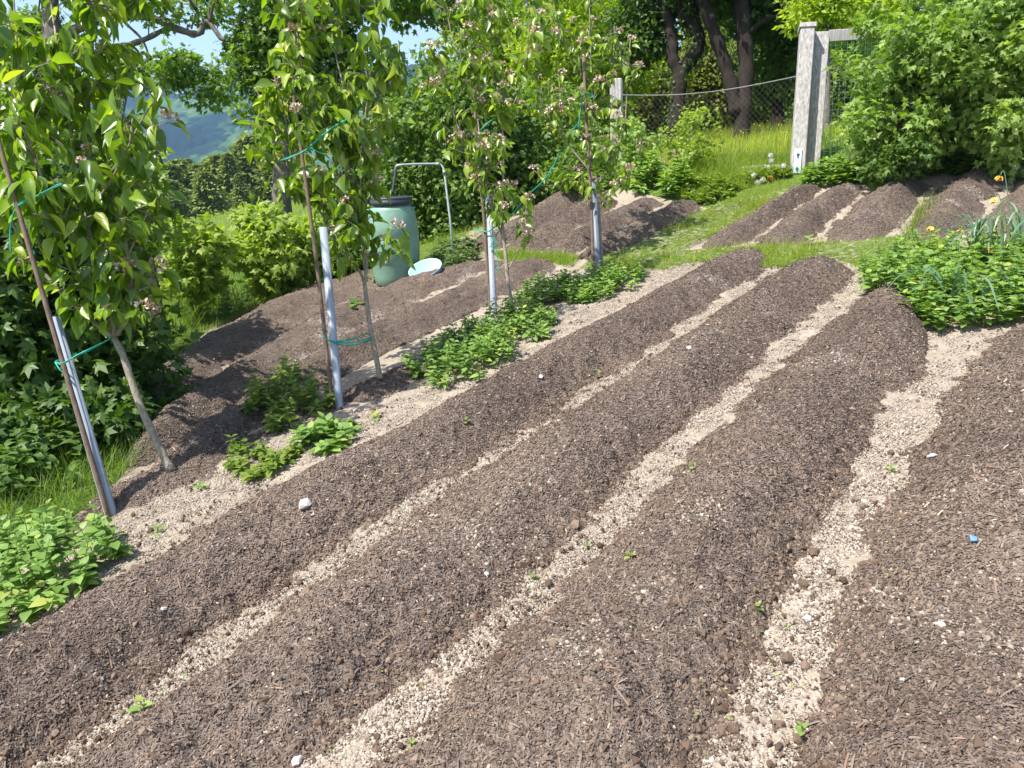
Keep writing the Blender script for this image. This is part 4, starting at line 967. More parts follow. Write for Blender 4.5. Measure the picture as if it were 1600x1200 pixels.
shrub('garden_hedge', 'big dark green hedge behind the barrel and the water pipe', 'hedge', 705, 265, 11.2, (140, 165), M['hedge_dark'], 22000, .095, k=190, rc=.34, tm=T_LOBE, depthr=.95, stems=14, shell=.75, tint=(.3, 1.1))
shrub('garden_hedge', 'leafy hedge behind the short beds under the third and fourth pear trees', 'hedge', 850, 235, 12.0, (100, 90), M['currant'], 8000, .09, k=80, rc=.3, tm=T_LOBE, depthr=.7, stems=10, shell=.7, tint=(.0, .7))
GC = 'currant bushes beside the gate'
shrub('currant_bush', 'spreading currant bush that hides the right side of the gate', 'bush', 1408, 138, 8.6, (98, 122), M['currant'], 3900, .1, base=A(hit(1400, 272)), k=60, rc=.22, tm=T_LOBE, depthr=.7, stems=16, group=GC)
shrub('currant_bush', 'tall currant bush with bare stems showing in the middle', 'bush', 1490, 98, 8.3, (110, 135), M['currant'], 4100, .1, base=A(hit(1500, 262)), k=62, rc=.22, tm=T_LOBE, depthr=.7, stems=16, group=GC)
shrub('currant_bush', 'currant bush cut off by the right edge of the photo', 'bush', 1610, 112, 8.0, (110, 140), M['currant'], 4100, .1, base=A(hit(1590, 250)), k=62, rc=.22, tm=T_LOBE, depthr=.7, stems=16, group=GC)
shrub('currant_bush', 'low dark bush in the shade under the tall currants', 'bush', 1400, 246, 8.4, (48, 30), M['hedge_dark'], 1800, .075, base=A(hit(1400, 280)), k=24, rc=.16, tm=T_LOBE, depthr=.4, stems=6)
GS = 'small bushes in front of the wire fence'
shrub('rose_bush', 'loose yellow green bush in front of the wire fence', 'bush', 1085, 225, 10.2, (45, 60), M['currant_yellow'], 1500, .06, k=30, rc=.16, depthr=.4, stems=10, group=GS, tm=T_LOBE)
shrub('rose_bush', 'leafy bush round the foot of the pale fence post', 'bush', 985, 250, 10.4, (55, 55), M['currant'], 2400, .07, k=30, rc=.18, depthr=.4, stems=8, group=GS, tm=T_LOBE)
shrub('rose_bush', 'low bush left of the pale fence post behind the last pear tree', 'bush', 905, 268, 10.3, (50, 40), M['maple'], 2400, .07, k=26, rc=.18, depthr=.4, stems=8, group=GS, tm=T_LOBE)

# pink flower spikes, dandelion clocks, marigold
def flower_spike(label, px, py, dep, n=12, s=.03):
    p = P(px, py, dep); g = float(gz(p[0], p[1])); root = thing('pink_flower', label, 'flower', (p[0], p[1], g), 'pink flowers in front of the fence')
    m1 = MB(); tube(m1, smooth_path([(p[0], p[1], g), (p[0] + .01, p[1], (g + p[2]) / 2), tuple(p)], 8), .004, 5, .5)
    m2 = MB(); Pq = p + rng.normal(0, 1, (n * 3, 3)) * A([.022, .022, .05]); inst(m2, T_KITE, Pq, rdir(n * 3) + A([0, 0, -.8]), rdir(n * 3), np.full(n * 3, s), rng.random(n * 3))
    adopt(root, m1.build('stem', M['weedy']), m2.build('petals', M['pink']))
for lab, x, y in (('tallest pink flower spike above the nettle-leaved clump', 1055, 240), ('pink flower spike leaning left of the tallest one', 1035, 252), ('low pink flower spike nearest the short beds', 1018, 268), ('pink flowers behind the last pear tree at its left', 905, 265), ('faint pink flowers beside the pale fence post', 1000, 225)):
    flower_spike(lab, x, y, 9.9)
def dandelion(label, px, py, dep, yellow=False):
    p = P(px, py, dep); g = float(gz(p[0], p[1])); root = thing('dandelion', label, 'flower', (p[0], p[1], g), 'dandelions left of the gate post')
    m1 = MB(); tube(m1, smooth_path([(p[0] + .02, p[1], g - .01), (p[0] + .01, p[1], (g + p[2]) / 2), tuple(p)], 8), .003, 5, .6)
    m2 = MB(); n = 160; d = rdir(n)
    if yellow: inst(m2, T_KITE, p + d * .004, nrm(d * A([1, 1, .3]) + A([0, 0, .35])), d, np.full(n, .032), rng.random(n))
    else: inst(m2, T_KITE, p + d * .02, d, rdir(n), np.full(n, .016), rng.random(n)); m2.add(T_ROCK[0][0] * .02 + p, T_ROCK[0][1], .5)
    adopt(root, m1.build('stem', M['weedy']), m2.build('seed_head' if not yellow else 'petals', M['petal_yellow' if yellow else 'fluff']))
for lab, x, y, yl in (('upper of two dandelion clocks one above the other', 1204, 243, 0), ('dandelion clock just below the upper one', 1205, 251, 0), ('dandelion clock nearest the gate post', 1224, 259, 0), ('low dandelion clock at the left of the group', 1178, 274, 0), ('low dandelion clock over the weeds', 1184, 285, 0), ('large low dandelion clock beside the yellow flower', 1192, 281, 0), ('yellow dandelion left of the gate post', 1203, 278, 1), ('second yellow dandelion, half behind the clocks', 1182, 295, 1)):
    dandelion(lab, x, y, 9.3, yl)

# ------------------------------------------------------------------ daffodils at the right edge
def daffodil(label, px, py, nleaf=16, h=.38, flowers=()):
    p = hit(px, py); root = thing('daffodil', label, 'flower', p, 'faded daffodils in the leafy clump'); dep = dep_of(p)
    ml = MB()
    for _ in range(nleaf):
        a = rng.random() * 2 * PI; ln = rng.uniform(.25, .9); o = A([math.cos(a), math.sin(a), 0]); hh = h * rng.uniform(.7, 1.15)
        q = smooth_path([p + o * .02 - A([0, 0, .02]), p + o * .3 * ln * hh + A([0, 0, hh * .6]), p + o * ln * hh * .9 + A([0, 0, hh * (1 - .35 * ln)]), p + o * ln * hh * 1.35 + A([0, 0, hh * (.95 - .75 * ln)])], 12)
        w_ = np.interp(np.linspace(0, 1, len(q)), [0, .4, .85, 1], [.007, .008, .006, .001]); sd_ = nrm(np.cross(o, [0, 0, 1.])); t = rng.random()
        V = np.concatenate([q - sd_ * w_[:, None], q + A([0, 0, -.0015]), q + sd_ * w_[:, None]]); n = len(q); i = np.arange(n - 1)
        ml.add(V, [np.stack([i, i + 1, i + n + 1, i + n], 1), np.stack([i + n, i + n + 1, i + 2 * n + 1, i + 2 * n], 1)], t, True)
    ks = [ml.build('foliage', M['daff_leaf'])]
    for fx, fy in flowers:
        f = P(fx, fy, dep); ms = MB(); q = smooth_path([p, (p + f) / 2 + A([0, 0, .06]), f + A([.03, 0, .035]), f + A([0, 0, .02])], 14); tube(ms, q, .0032, 6, .5)
        n = 12; mp_ = MB(); d = rdir(n) * A([.8, .8, .2]) + A([-.3, -.3, -.8]); inst(mp_, T_MINT, np.repeat((f + A([0, 0, .015]))[None], n, 0), nrm(d), rdir(n), np.stack([np.full(n, .045), np.full(n, .06), np.full(n, .05)], 1), rng.random(n), True)
        tube(mp_, [f + A([0, 0, .01]), f + A([-.005, -.005, -.02])], [.006, .011], 8, .2)
        ks += [ms.build('flower_stem', M['daff_leaf']), mp_.build('flower_head', M['petal_yellow'])]
    adopt(root, *ks)
daffodil('daffodil tuft at the right edge with two drooping faded flowers', 1590, 412, 24, .56, [(1562, 278), (1553, 312)])
daffodil('daffodil tuft with curled brownish yellow blooms low in the leaves', 1560, 432, 18, .46, [(1580, 383), (1545, 390)])
daffodil('daffodil tuft at the back of the clump with two small wilted flowers', 1520, 415, 12, .44, [(1502, 360), (1455, 357)])
daffodil('flowerless blue green daffodil leaves at the front of the clump', 1478, 500, 16, .42, [])
#---PART4---

# ------------------------------------------------------------------ barrel, water pipe, tub
bp_ = P(620, 440, 9.0); bp_[2] = float(gz(bp_[0], bp_[1])) - .02
BD = dep_of(bp_)
bh = 1.02
root = thing('water_barrel', 'green plastic water barrel with a black lid in front of the hedge', 'barrel', bp_)
mb = MB(); lathe(mb, bp_, [(.0, 0), (.235, 0), (.25, .02), (.262, .1), (.285, .25), (.287, .262), (.292, .27), (.3, .42), (.302, .55), (.298, .56), (.298, .57), (.302, .58), (.295, .7), (.27, .84), (.255, .875), (.25, .9), (.215, .92), (.213, .96)], 56)
k1 = mb.build('body', M['barrel'])
mb = MB(); lathe(mb, bp_, [(.228, .93), (.245, .935), (.25, .95), (.25, .985), (.24, .99), (.243, 1.0), (.243, 1.015), (.23, 1.022), (.19, 1.012), (.17, 1.02), (.0, 1.022)], 56)
k2 = mb.build('lid', M['black'])
mb = MB()
for sg in (-1, 1):
    hc = bp_ + A([sg * .246, 0, .89]); tube(mb, smooth_path([hc + A([0, -.06, -.02]), hc + A([sg * .022, -.05, .0]), hc + A([sg * .022, .05, .0]), hc + A([0, .06, -.02])], 10), .009, 8)
k3 = mb.build('handle', M['barrel']); adopt(root, k3)
adopt(root, k1, k2)
root = thing('water_pipe', 'bent metal water pipe standing over the barrel with a dark hose end', 'pipe', P(707, 395, BD + .1))
mb = MB(); pp_ = [P(709, 412, BD + .1), P(703, 340, BD + .1), P(695, 275, BD + .1), P(692.5, 262, BD + .1), P(688, 257, BD + .1), P(680, 256, BD + .1), P(650, 256.5, BD + .05), P(628, 257.5, BD), P(620, 259, BD), P(618, 263, BD)]
tube(mb, pp_, .0135, 12)
for c_ in ((694, 268), (683, 256.2), (622, 258.5)):
    a = P(*c_, BD + .08); tube(mb, [a + A([0, 0, .014]) if c_[0] == 694 else a - RT * .014, a - A([0, 0, .03]) if c_[0] == 694 else a + RT * .03], .018, 12)
k1 = mb.build('pipe', M['tap']); mb = MB(); tube(mb, smooth_path([P(618, 262, BD), P(617.5, 275, BD), P(615, 290, BD), P(613, 303, BD)], 10), .018, 10)
k2 = mb.build('hose_end', M['black']); adopt(root, k1, k2)
tb = P(672, 428, BD - .35); tb[2] = float(gz(tb[0], tb[1])) + .04
mb = MB(); tilt = nrm(A([-.25, -.42, 1.])); u_ = nrm(np.cross(tilt, [0, 1, 0])); w_ = np.cross(u_, tilt)
lathe(mb, tb - A([0, 0, .06]), [(.0, 0), (.135, 0), (.15, .015), (.19, .19), (.2, .2), (.2, .21), (.185, .2), (.14, .025), (.0, .02)], 40, rot=np.stack([u_, -w_, tilt], 1))
o = mb.build('plastic_tub', M['tub']); settle(o, tb); tag(o, 'pale blue plastic tub tipped over beside the barrel', 'tub')

# ------------------------------------------------------------------ posts, fence, gate
def frame_from(a, b, face):
    ax = nrm(b - a); u = nrm(np.cross(face, ax)); v = np.cross(ax, u); return A([u, v, ax])
def plank(mb, a, b, wu, wv, face=(0, -1, 0), bev=.006):
    a = A(a); b = A(b); box(mb, (a + b) / 2, frame_from(a, b, A(face, float)), (wu, wv, np.linalg.norm(b - a) / 2), .5, bev)
GD = dep_of(GPp)
fdir = nrm(A([*(GPp[:2] - FPg[:2]), 0])); fface = A([fdir[1], -fdir[0], 0.]); 
gface = nrm(A([-.25, -1, 0.]))
s_ = GD / F
root = thing('gate_post', 'square weathered grey gate post with a small blue metal plate at its foot', 'post', GPp)
mb = MB(); plank(mb, P(1245, 275, GD), P(1261, 46, GD), 10.5 * s_, 10.5 * s_, gface, .01); k1 = mb.build('post', M['grey_wood'])
mb = MB(); plank(mb, P(1261, 47, GD), P(1261.4, 40, GD), 12.5 * s_, 12.5 * s_, gface, .008); k2 = mb.build('post_cap', M['grey_wood'])
pc = P(1244.5, 255, GD); pax = frame_from(P(1243, 274, GD), P(1246, 237, GD), gface)
mb = MB(); off = pax[1] * 11.8 * s_
if off @ A([0, 1, 0]) > 0: off = -off
box(mb, pc + off, pax, (5.2 * s_, .003, 19 * s_), .5, .0)
k3 = mb.build('metal_plate', M['plate'])
mb = MB(); on = nrm(off)
for fz in (9.5, -12):
    cc = pc + off + on * .0045 + pax[2] * fz * s_
    box(mb, cc, pax, (2.0 * s_, .0025, 1.9 * s_), .5, 0); box(mb, cc - pax[2] * 3.6 * s_, pax, (1.0 * s_, .0022, 2.2 * s_), .5, 0)
k4 = mb.build('keyhole', M['black'])
adopt(root, k1, k2, k3, k4)
root = thing('garden_gate', 'weathered wooden garden gate with green wire mesh, half hidden by a bush', 'gate', P(1272, 268, GD + .05))
mb = MB(); plank(mb, P(1268, 266, GD + .08), P(1284, 50, GD + .08), 11.5 * s_, .022, gface)
k1 = mb.build('gate_upright', M['grey_wood'])
ge = A(P(1284, 57, GD + .08)); gx_ = nrm(np.cross(gface, [0, 0, 1.])) * -1
if gx_[0] < 0: gx_ = -gx_
W_ = 1.05
mb = MB(); a = ge + gx_ * 10 * s_; plank(mb, a, a + gx_ * W_, 8.5 * s_, .018, gface); k2 = mb.build('gate_top_rail', M['grey_wood'])
mb = MB(); a2 = P(1270, 262, GD + .08) + gx_ * 13 * s_; plank(mb, a2, a2 + gx_ * W_, 5 * s_, .018, gface); k3 = mb.build('gate_bottom_rail', M['grey_wood'])
mb = MB(); a3 = a + gx_ * W_ ; plank(mb, a2 + gx_ * (W_ - .06), a + gx_ * (W_ - .06) - A([0, 0, .07]), 7 * s_, .02, gface); k4 = mb.build('gate_upright', M['grey_wood'])
mb = MB(); H_ = (a - a2)
for t in np.linspace(0.02, .98, 15): tube(mb, [a2 + gx_ * W_ * t, a + gx_ * W_ * t - A([0, 0, .05])], .0025, 4, .5, False, False)
for t in np.linspace(.03, .97, 22): tube(mb, [a2 + H_ * t, a2 + H_ * t + gx_ * W_], .0025, 4, .5, False, False)
k5 = mb.build('wire_mesh', M['green_wire']); adopt(root, k1, k2, k3, k4, k5)

ftop = P(963, 124, dep_of(FP)); root = thing('fence_post', 'pale weathered fence post behind the fourth pear tree', 'post', FPg)
mb = MB(); s2_ = dep_of(FP) / F; plank(mb, FPg - A([0, 0, .2]), ftop, 9.5 * s2_, 8 * s2_, gface, .02); k1 = mb.build('post', M['grey_wood']); adopt(root, k1)
# wire fence: sagging strands and diamond mesh from the post to the gate post
A0 = A(P(967, 148, dep_of(FP))); A1 = A(P(1250, 118, GD)); root = thing('wire_fence', 'rusty diamond wire fence sagging between the pale post and the gate post', 'fence', FPg)
def top(t): return A0 * (1 - t) + A1 * t - A([0, 0, .09]) * math.sin(PI * t)
def botm(t):
    p = FPg * (1 - t) + A([*GPp[:2], GPp[2]]) * t; p[2] = float(gz(p[0], p[1])) + .05; return p
mb = MB(); tt = np.linspace(0, 1, 120); 
for ph in (0, PI): tube(mb, [top(t) + A([0, .006 * math.cos(t * 240 + ph), .006 * math.sin(t * 240 + ph)]) for t in tt], .0022, 5, .5, False)
k1 = mb.build('top_wire', M['top_wire'])
mb = MB(); n = 34
def pt(t, s): t = min(max(t, 0), 1); a_, b_ = top(t), botm(t); return a_ * (1 - s) + b_ * s
for i_ in range(-12, n):
    for sg in (1, -1):
        pts = []
        for j_ in range(13):
            t = (i_ + j_ if sg > 0 else i_ + 12 - j_) / n
            if 0 <= t <= 1: pts.append(pt(t, j_ / 12))
        if len(pts) > 1: tube(mb, pts, .0009, 3, .5, False, False)
for s in (.6,): tube(mb, [pt(t, s) for t in np.linspace(0, 1, 20)], .002, 4, .5, False)
k2 = mb.build('wire_mesh', M['wire']); adopt(root, k1, k2)
mb = MB(); a = hit(1160, 270) + A([0, .1, .03]); b = hit(1232, 268) + A([0, .1, .03]); tube(mb, smooth_path([a, (a + b) / 2 + A([0, 0, .01]), b], 8), [.055] * 9, 10)
o = mb.build('timber_edging', M['grey_wood']); settle(o, a); tag(o, 'grey timber edging lying left of the gate post', 'timber')
mb = MB(); a = hit(1290, 272) + A([0, .25, .05]); b = a + gx_ * .7; plank(mb, a, b, .05, .02, gface); o = mb.build('timber_edging', M['grey_wood']); settle(o, a); tag(o, 'grey timber board lying under the gate', 'timber')
lp = P(232, 400, 8.2); lp[2] = float(gz(lp[0], lp[1])) ; root = thing('fence_post', 'old leaning dark post with a wedge shaped cap behind the nearest pear tree', 'post', lp)
mb = MB(); plank(mb, lp - A([0, 0, .2]), P(207, 290, 8.2), .075, .06, (.4, -1, 0), .012); k1 = mb.build('post', M['dark_wood'])
mb = MB(); tp_ = P(206, 287, 8.2); plank(mb, P(207, 292, 8.2), P(206, 272, 8.2), .085, .07, (.4, -1, 0), .02); plank(mb, P(206, 272, 8.2), P(205, 264, 8.2), .12, .09, (.4, -1, 0), .004); k2 = mb.build('post_cap', M['dark_wood'])
adopt(root, k1, k2)

# ------------------------------------------------------------------ background trees
def tree(name, label, px, py, dep, limbs, crowns, mat, nleaf, leaf, bark, foot=None, tm=T_KITE, rc=.5, k=70, shell=.5, group=None, up=.5, droop=.3, tint=(.1, .9), ivy=0):
    """limbs: (pixel polyline, r0, r1); crowns: (px, py, rx, ry, ddep, share)"""
    s = dep / F; root = None; mt = MB(); first = None
    for pts, r0, r1 in limbs:
        q = limb_path(pts, dep)
        if first is None:
            g = float(gz(q[0][0], q[0][1])); q = np.vstack([[q[0][0], q[0][1], g - .2], q]) if q[0][2] > g + .1 else q; first = A([q[0][0], q[0][1], g])
        q = smooth_path(q, 30); rr_ = np.linspace(r0, r1, len(q)) * (1 + .1 * np.sin(np.arange(len(q)) * 1.3 + r0 * 99)); tube(mt, q, rr_, 10)
    root = thing(name, label, 'tree', first, group); mc = MB()
    tot = sum(c[5] for c in crowns)
    for cx, cy_, rx, ry, dd, sh in crowns:
        c = P(cx, cy_, dep + dd); cl = ell_clumps(c, A([rx * s, max(.5, rx * s * .7), ry * s]), max(6, int(k * sh / tot)), rc, shell)
        cl[:, 2] = np.maximum(cl[:, 2], gz(cl[:, 0], cl[:, 1]) + .4)
        crown(mc, cl, int(nleaf * sh / tot), tm, leaf, .42, up, droop, tint)
        # twigs to some of the clumps
        lm = A(limb_path(limbs[-1][0], dep))
        for _ in range(max(3, int(10 * sh / tot * 2))):
            e = cl[rng.integers(len(cl))][:3]; b = None; best = 1e9
            for pts, r0, r1 in limbs:
                for q in limb_path(pts, dep):
                    d_ = np.linalg.norm(q - e)
                    if d_ < best: best = d_; b = q
            if best < 5: tube(mt, smooth_path([b, (b + e) / 2 + A([*rng.normal(0, .1, 2), .15]), e], 8), np.linspace(.03, .01, 9) * (dep / 12), 6)
    if ivy:
        for pts, r0, r1 in limbs[:1]:
            q = smooth_path(limb_path(pts, dep), 30); idx = rng.integers(0, len(q), ivy); d = rdir(ivy)
            inst(mc, T_LOBE, q[idx] + d * (r0 + .04), nrm(d * .3 + A([0, 0, -.6]) + rdir(ivy) * .4), d, np.full(ivy, .09), rng.random(ivy))
    adopt(root, mt.build('trunk', M[bark]), mc.build('crown', M[mat])); return root

tree('old_apple_tree', 'old grey-barked tree at the upper left with a crooked bare branch across the sky', 82, 200, 11.5,
    [([(78, 330), (86, 200), (88, 100), (80, 30), (70, -80)], .17, .12), ([(84, 70), (120, 45), (150, 33), (185, 26), (235, 27), (268, 42), (300, 52), (314, 50), (318, 36), (328, 36), (345, 60), (352, 62)], .075, .03),
     ([(150, 72), (190, 72), (225, 62), (258, 46), (275, 45)], .05, .03), ([(285, 48), (300, 57), (308, 56)], .025, .015), ([(155, 8), (180, 20), (200, 40), (222, 62), (235, 92)], .03, .014), ([(240, -10), (250, 15), (268, 42)], .022, .02), ([(220, -20), (232, 20), (232, 58)], .012, .01), ([(305, -20), (306, 15), (299, 45)], .016, .014), ([(235, 92), (260, 100), (290, 116)], .014, .008)],
    [(285, 110, 62, 26, -.3, .75), (215, 115, 45, 35, 0, .5), (40, 60, 90, 90, 1.2, 2.), (180, -60, 150, 30, .3, 1.2), (325, 145, 28, 15, -.3, .22), (225, 10, 60, 14, -.2, .3), (330, 15, 30, 14, 0, .2), (60, 200, 110, 60, 1.5, 1.5), (40, -60, 160, 70, 0, 1.5)], 'maple', 12000, .1, 'grey_bark', tm=T_LOBE, rc=.26, k=150, shell=.3)
tree('maple_tree', 'leafy maple with dense mid green crown left of the second pear tree', 430, 200, 14,
    [([(440, 330), (442, 200), (436, 120), (430, 30), (425, -60)], .2, .12), ([(436, 120), (395, 70), (370, 30)], .07, .04), ([(438, 100), (500, 50), (560, 10), (640, -10)], .07, .04), ([(560, 10), (640, 22), (700, 40)], .04, .02)],
    [(418, 80, 56, 82, 0, 2.5), (440, 180, 60, 60, .3, 1), (480, 50, 90, 60, .5, 1.5), (600, -10, 130, 26, 0, .9), (700, 5, 90, 18, .5, .4), (545, 125, 35, 35, .8, .5), (430, -60, 200, 60, 0, 2)], 'maple', 26000, .125, 'grey_bark', tm=T_LOBE, rc=.42, k=220, shell=.45)
tree('lime_tree', 'sunny yellow green tree behind the third and fourth pear trees', 870, 200, 17,
    [([(860, 240), (862, 150), (858, 60), (862, -40)], .12, .08), ([(860, 150), (800, 90), (760, 40)], .05, .03), ([(860, 130), (930, 70), (960, 20)], .05, .03)],
    [(870, 100, 130, 95, 0, 3), (790, 60, 55, 80, .6, 1), (960, 90, 60, 90, .5, 1), (880, -40, 180, 60, 0, 1.2), (730, 40, 30, 30, .5, .15)], 'lime_tree', 17000, .12, 'grey_bark', rc=.5, k=130, shell=.4)
tree('orchard_tree', 'dark ivy-clad tree with a twisted S shaped trunk left of the forked one', 1065, 180, 15,
    [([(1058, 190), (1060, 150), (1064, 115), (1082, 90), (1093, 66), (1084, 42), (1066, 22), (1058, -10), (1050, -60)], .17, .1), ([(1064, 118), (1052, 92), (1050, 60), (1040, 20), (1020, -30)], .13, .09), ([(1088, 45), (1085, 15), (1078, -30)], .1, .06)],
    [(1005, 55, 45, 60, .6, 1.), (1060, -40, 110, 50, 0, 1.4), (1120, 0, 40, 30, 1.5, .5)], 'dark_tree', 10000, .12, 'dark_bark', rc=.45, k=90, ivy=500, shell=.4)
tree('orchard_tree', 'dark tree whose trunk forks into two from the meadow', 1150, 200, 14.5,
    [([(1160, 192), (1163, 150), (1166, 100), (1162, 50), (1157, 0), (1150, -60)], .165, .13), ([(1152, 178), (1140, 125), (1128, 85), (1112, 40), (1098, 0), (1085, -60)], .14, .11), ([(1160, 60), (1190, 35), (1225, 20)], .06, .03)],
    [(1205, 15, 60, 50, .6, 1.3), (1140, -50, 110, 45, 0, 1.4), (1228, 80, 30, 60, 1.2, .9)], 'dark_tree', 14000, .12, 'dark_bark', rc=.45, k=100, shell=.4)
tree('lime_tree', 'small yellow green tree peeking over the gate', 1290, 60, 13,
    [([(1290, 220), (1292, 100), (1288, 20)], .07, .04)], [(1290, 15, 65, 42, 0, 1), (1350, 40, 50, 50, .5, .8)], 'lime_tree', 5200, .11, 'grey_bark', rc=.35, k=45)
tree('shade_tree', 'dense dark tree filling the gap left of the gate post', 1210, 120, 19,
    [([(1215, 200), (1214, 100), (1210, 0)], .18, .1)], [(1215, 100, 60, 75, 0, 2), (1210, 10, 70, 60, 0, 1), (1300, 80, 80, 90, 1, 1.3)], 'dark_tree', 15000, .15, 'dark_bark', rc=.55, k=90, shell=.35)
tree('shade_tree', 'tall dark tree behind the right currant bushes', 1480, 60, 18,
    [([(1500, 200), (1495, 100), (1490, -20)], .2, .12)], [(1480, 30, 150, 110, 0, 3), (1620, 20, 90, 120, 0, 1.5), (1420, -60, 150, 60, 0, 1)], 'dark_tree', 17000, .16, 'dark_bark', rc=.6, k=120, shell=.35)
GT = 'row of trees and scrub closing the view behind the meadow'
for i_, (lab, x, y, rx, ry, d_, mt_, n_) in enumerate((
    ('olive scrub seen between the S shaped trunk and the fence post', 1000, 140, 75, 60, 21, 'olive', 7000), ('olive green scrub between the two dark trunks', 1105, 120, 55, 75, 22, 'olive', 7000),
    ('sunlit scrub behind the forked trunk, right side', 1190, 165, 60, 32, 23, 'maple', 5000), ('tall hazel-like bush high behind the lime tree', 930, 20, 120, 80, 25, 'maple', 9000),
    ('green bush in the distance below the lime tree', 905, 175, 90, 60, 20, 'currant', 7000), ('bushy tree behind the big garden hedge', 650, 190, 80, 70, 16, 'maple', 8000),
    ('dim green tree behind the two dark trunks', 1120, 40, 120, 90, 28, 'dark_tree', 12000), ('light bush behind the gate mesh', 1325, 130, 60, 50, 17, 'olive', 4500),
    ('tall tree far behind the third pear tree', 780, 60, 70, 90, 24, 'maple', 9000), ('wide tree far behind the right bushes', 1560, 70, 160, 110, 27, 'maple', 12000))):
    foot = P(x, y, d_); gy_ = float(gz(foot[0], foot[1])); s = d_ / F
    tree('background_tree', lab, x, y, d_, [([(x, y + (foot[2] - gy_) / s * .98), (x + 3, y + ry * .5), (x, y - ry * .3)], .09, .05)], [(x, y, rx, ry, 0, 2), (x, y + ry * .8, rx * .9, ry * .5, .3, 1)], mt_, n_, .15 * d_ / 22, 'dark_bark', rc=.6 * d_ / 22, k=60, group=GT, shell=.3)

# ------------------------------------------------------------------ the valley: pine wood, hills, houses
def pine_mesh(seed, h, broad=False):
    r = np.random.default_rng(seed); mt = MB(); tube(mt, [(0, 0, -.6), (.05, 0, h * .5), (0, .03, h * .97)], [.17, .11, .02], 8)
    mc = MB(); n = 3400; z = h * (.12 + .88 * r.random(n) ** .8); lay = (z / h * 14) % 1; R_ = (1 - z / h) ** (.5 if broad else .9) * h * (.3 if broad else .27) + .1
    rad = R_ * (.3 + .7 * r.random(n) ** .6) * (.55 + .6 * (1 - lay)); a = r.random(n) * 2 * PI; rad *= (1 + .38 * np.sin(a * 2 + z * 1.3 + seed) + .2 * np.sin(a * 5 + z * 2.2))
    d = np.stack([np.cos(a), np.sin(a), np.full(n, -.25)], 1)
    inst(mc, T_KITE, np.stack([np.cos(a) * rad, np.sin(a) * rad, z], 1), nrm(d + rng.normal(0, .35, (n, 3))), nrm(A([0, 0, 1.]) + rng.normal(0, .5, (n, 3)) + d * .5), r.uniform(.35, .7, n) * (1.15 if broad else .95), np.clip(r.normal(.45, .25, n), 0, 1))
    return mt, mc
PM = []
for k in range(4):
    mt, mc = pine_mesh(k, 10 if k < 3 else 8.5, k != 0); a = mt.build('trunk', M['dark_bark']); b = mc.build('crown', M['pine']); PM.append((a.data, b.data)); bpy.data.objects.remove(a); bpy.data.objects.remove(b)
PL = ['pine at the left end of the distant wood', 'pine with a pointed top near the left end of the distant wood', 'broad pine in front of the blue hill', 'tall pine left of the dark gap in the wood', 'pine just right of the dark gap in the wood', 'pine beside the clearing in the wood', 'slim pine in the middle of the distant wood', 'broad tree in the middle of the distant wood', 'pine right of the middle of the distant wood', 'tall pine towards the second pear tree', 'broad dark pine left of the maple', 'pine below the maple crown', 'pine partly behind the second pear tree', 'pine at the right end of the distant wood', 'low pine in the front row of the wood, left', 'low pine in the front row of the wood, centre', 'low pine in the front row of the wood, right', 'pine behind the old leaning post', 'pine glimpsed through the nearest pear crown', 'pine glimpsed left of the old leaning post']
xs = [222, 240, 258, 276, 292, 306, 322, 338, 354, 370, 388, 405, 424, 450, 262, 318, 372, 205, 180, 150]
tops = [262, 256, 258, 248, 250, 246, 240, 238, 232, 226, 218, 212, 208, 205, 275, 268, 262, 262, 268, 270]
for k, (lab, x, t_) in enumerate(zip(PL, xs, tops)):
    t_ += rng.uniform(-9, 11); d_ = rng.uniform(88, 118) if k < 14 else rng.uniform(78, 88); b_ = P(x, t_, d_); g_ = float(gz(b_[0], b_[1])); hgt = max(4., b_[2] - g_)
    root = thing('pine_tree', lab, 'tree', (b_[0], b_[1], g_ - .2), 'pines of the distant wood'); k_ = k % 4; sc_h = hgt / (10 if k_ < 3 else 8.5)
    root.rotation_euler = (0, 0, rng.random() * 6)
    for nm, dt in zip(('trunk', 'crown'), PM[k_]):
        o = bpy.data.objects.new(nm, dt); COL.objects.link(o); o.parent = root; o.scale = (sc_h * 1.35, sc_h * 1.3, sc_h)
# wooded hills across the valley
def mat_hills():
    m, nt, ns, lk = new_mat('hills'); g = N(nt, 'ShaderNodeNewGeometry')
    def noise(s, d=3.): n = N(nt, 'ShaderNodeTexNoise', Scale=s, Detail=d, Roughness=.6); lk.new(g.outputs['Position'], n.inputs['Vector']); return n.outputs[0]
    at = N(nt, 'ShaderNodeAttribute', _attribute_name='tint'); r = ramp(nt, [(.0, (.008, .018, .016)), (.45, (.016, .036, .022)), (.6, (.05, .1, .03)), (1, (.09, .15, .04))]); lk.new(at.outputs['Fac'], r.inputs[0])
    r2 = ramp(nt, [(.3, (.8, .8, .8)), (.7, (1.2, 1.2, 1.2))]); lk.new(noise(.11), r2.inputs[0])
    c = mixc(nt, r.outputs[0], r2.outputs[0], 1., 'MULTIPLY'); b = N(nt, 'ShaderNodeBsdfPrincipled', Roughness=1.); b.inputs['Specular IOR Level'].default_value = 0
    lk.new(c, b.inputs['Base Color']); o = N(nt, 'ShaderNodeOutputMaterial'); lk.new(b.outputs[0], o.inputs[0]); return m
hx = np.concatenate([np.arange(-2600, -1100, 40), np.arange(-1100, -150, 4.5), np.arange(-150, 2400, 40)]); hy = np.concatenate([np.arange(700, 1250, 12), np.arange(1250, 1900, 6), np.arange(1900, 2500, 25)])
HX, HY = np.meshgrid(hx, hy)
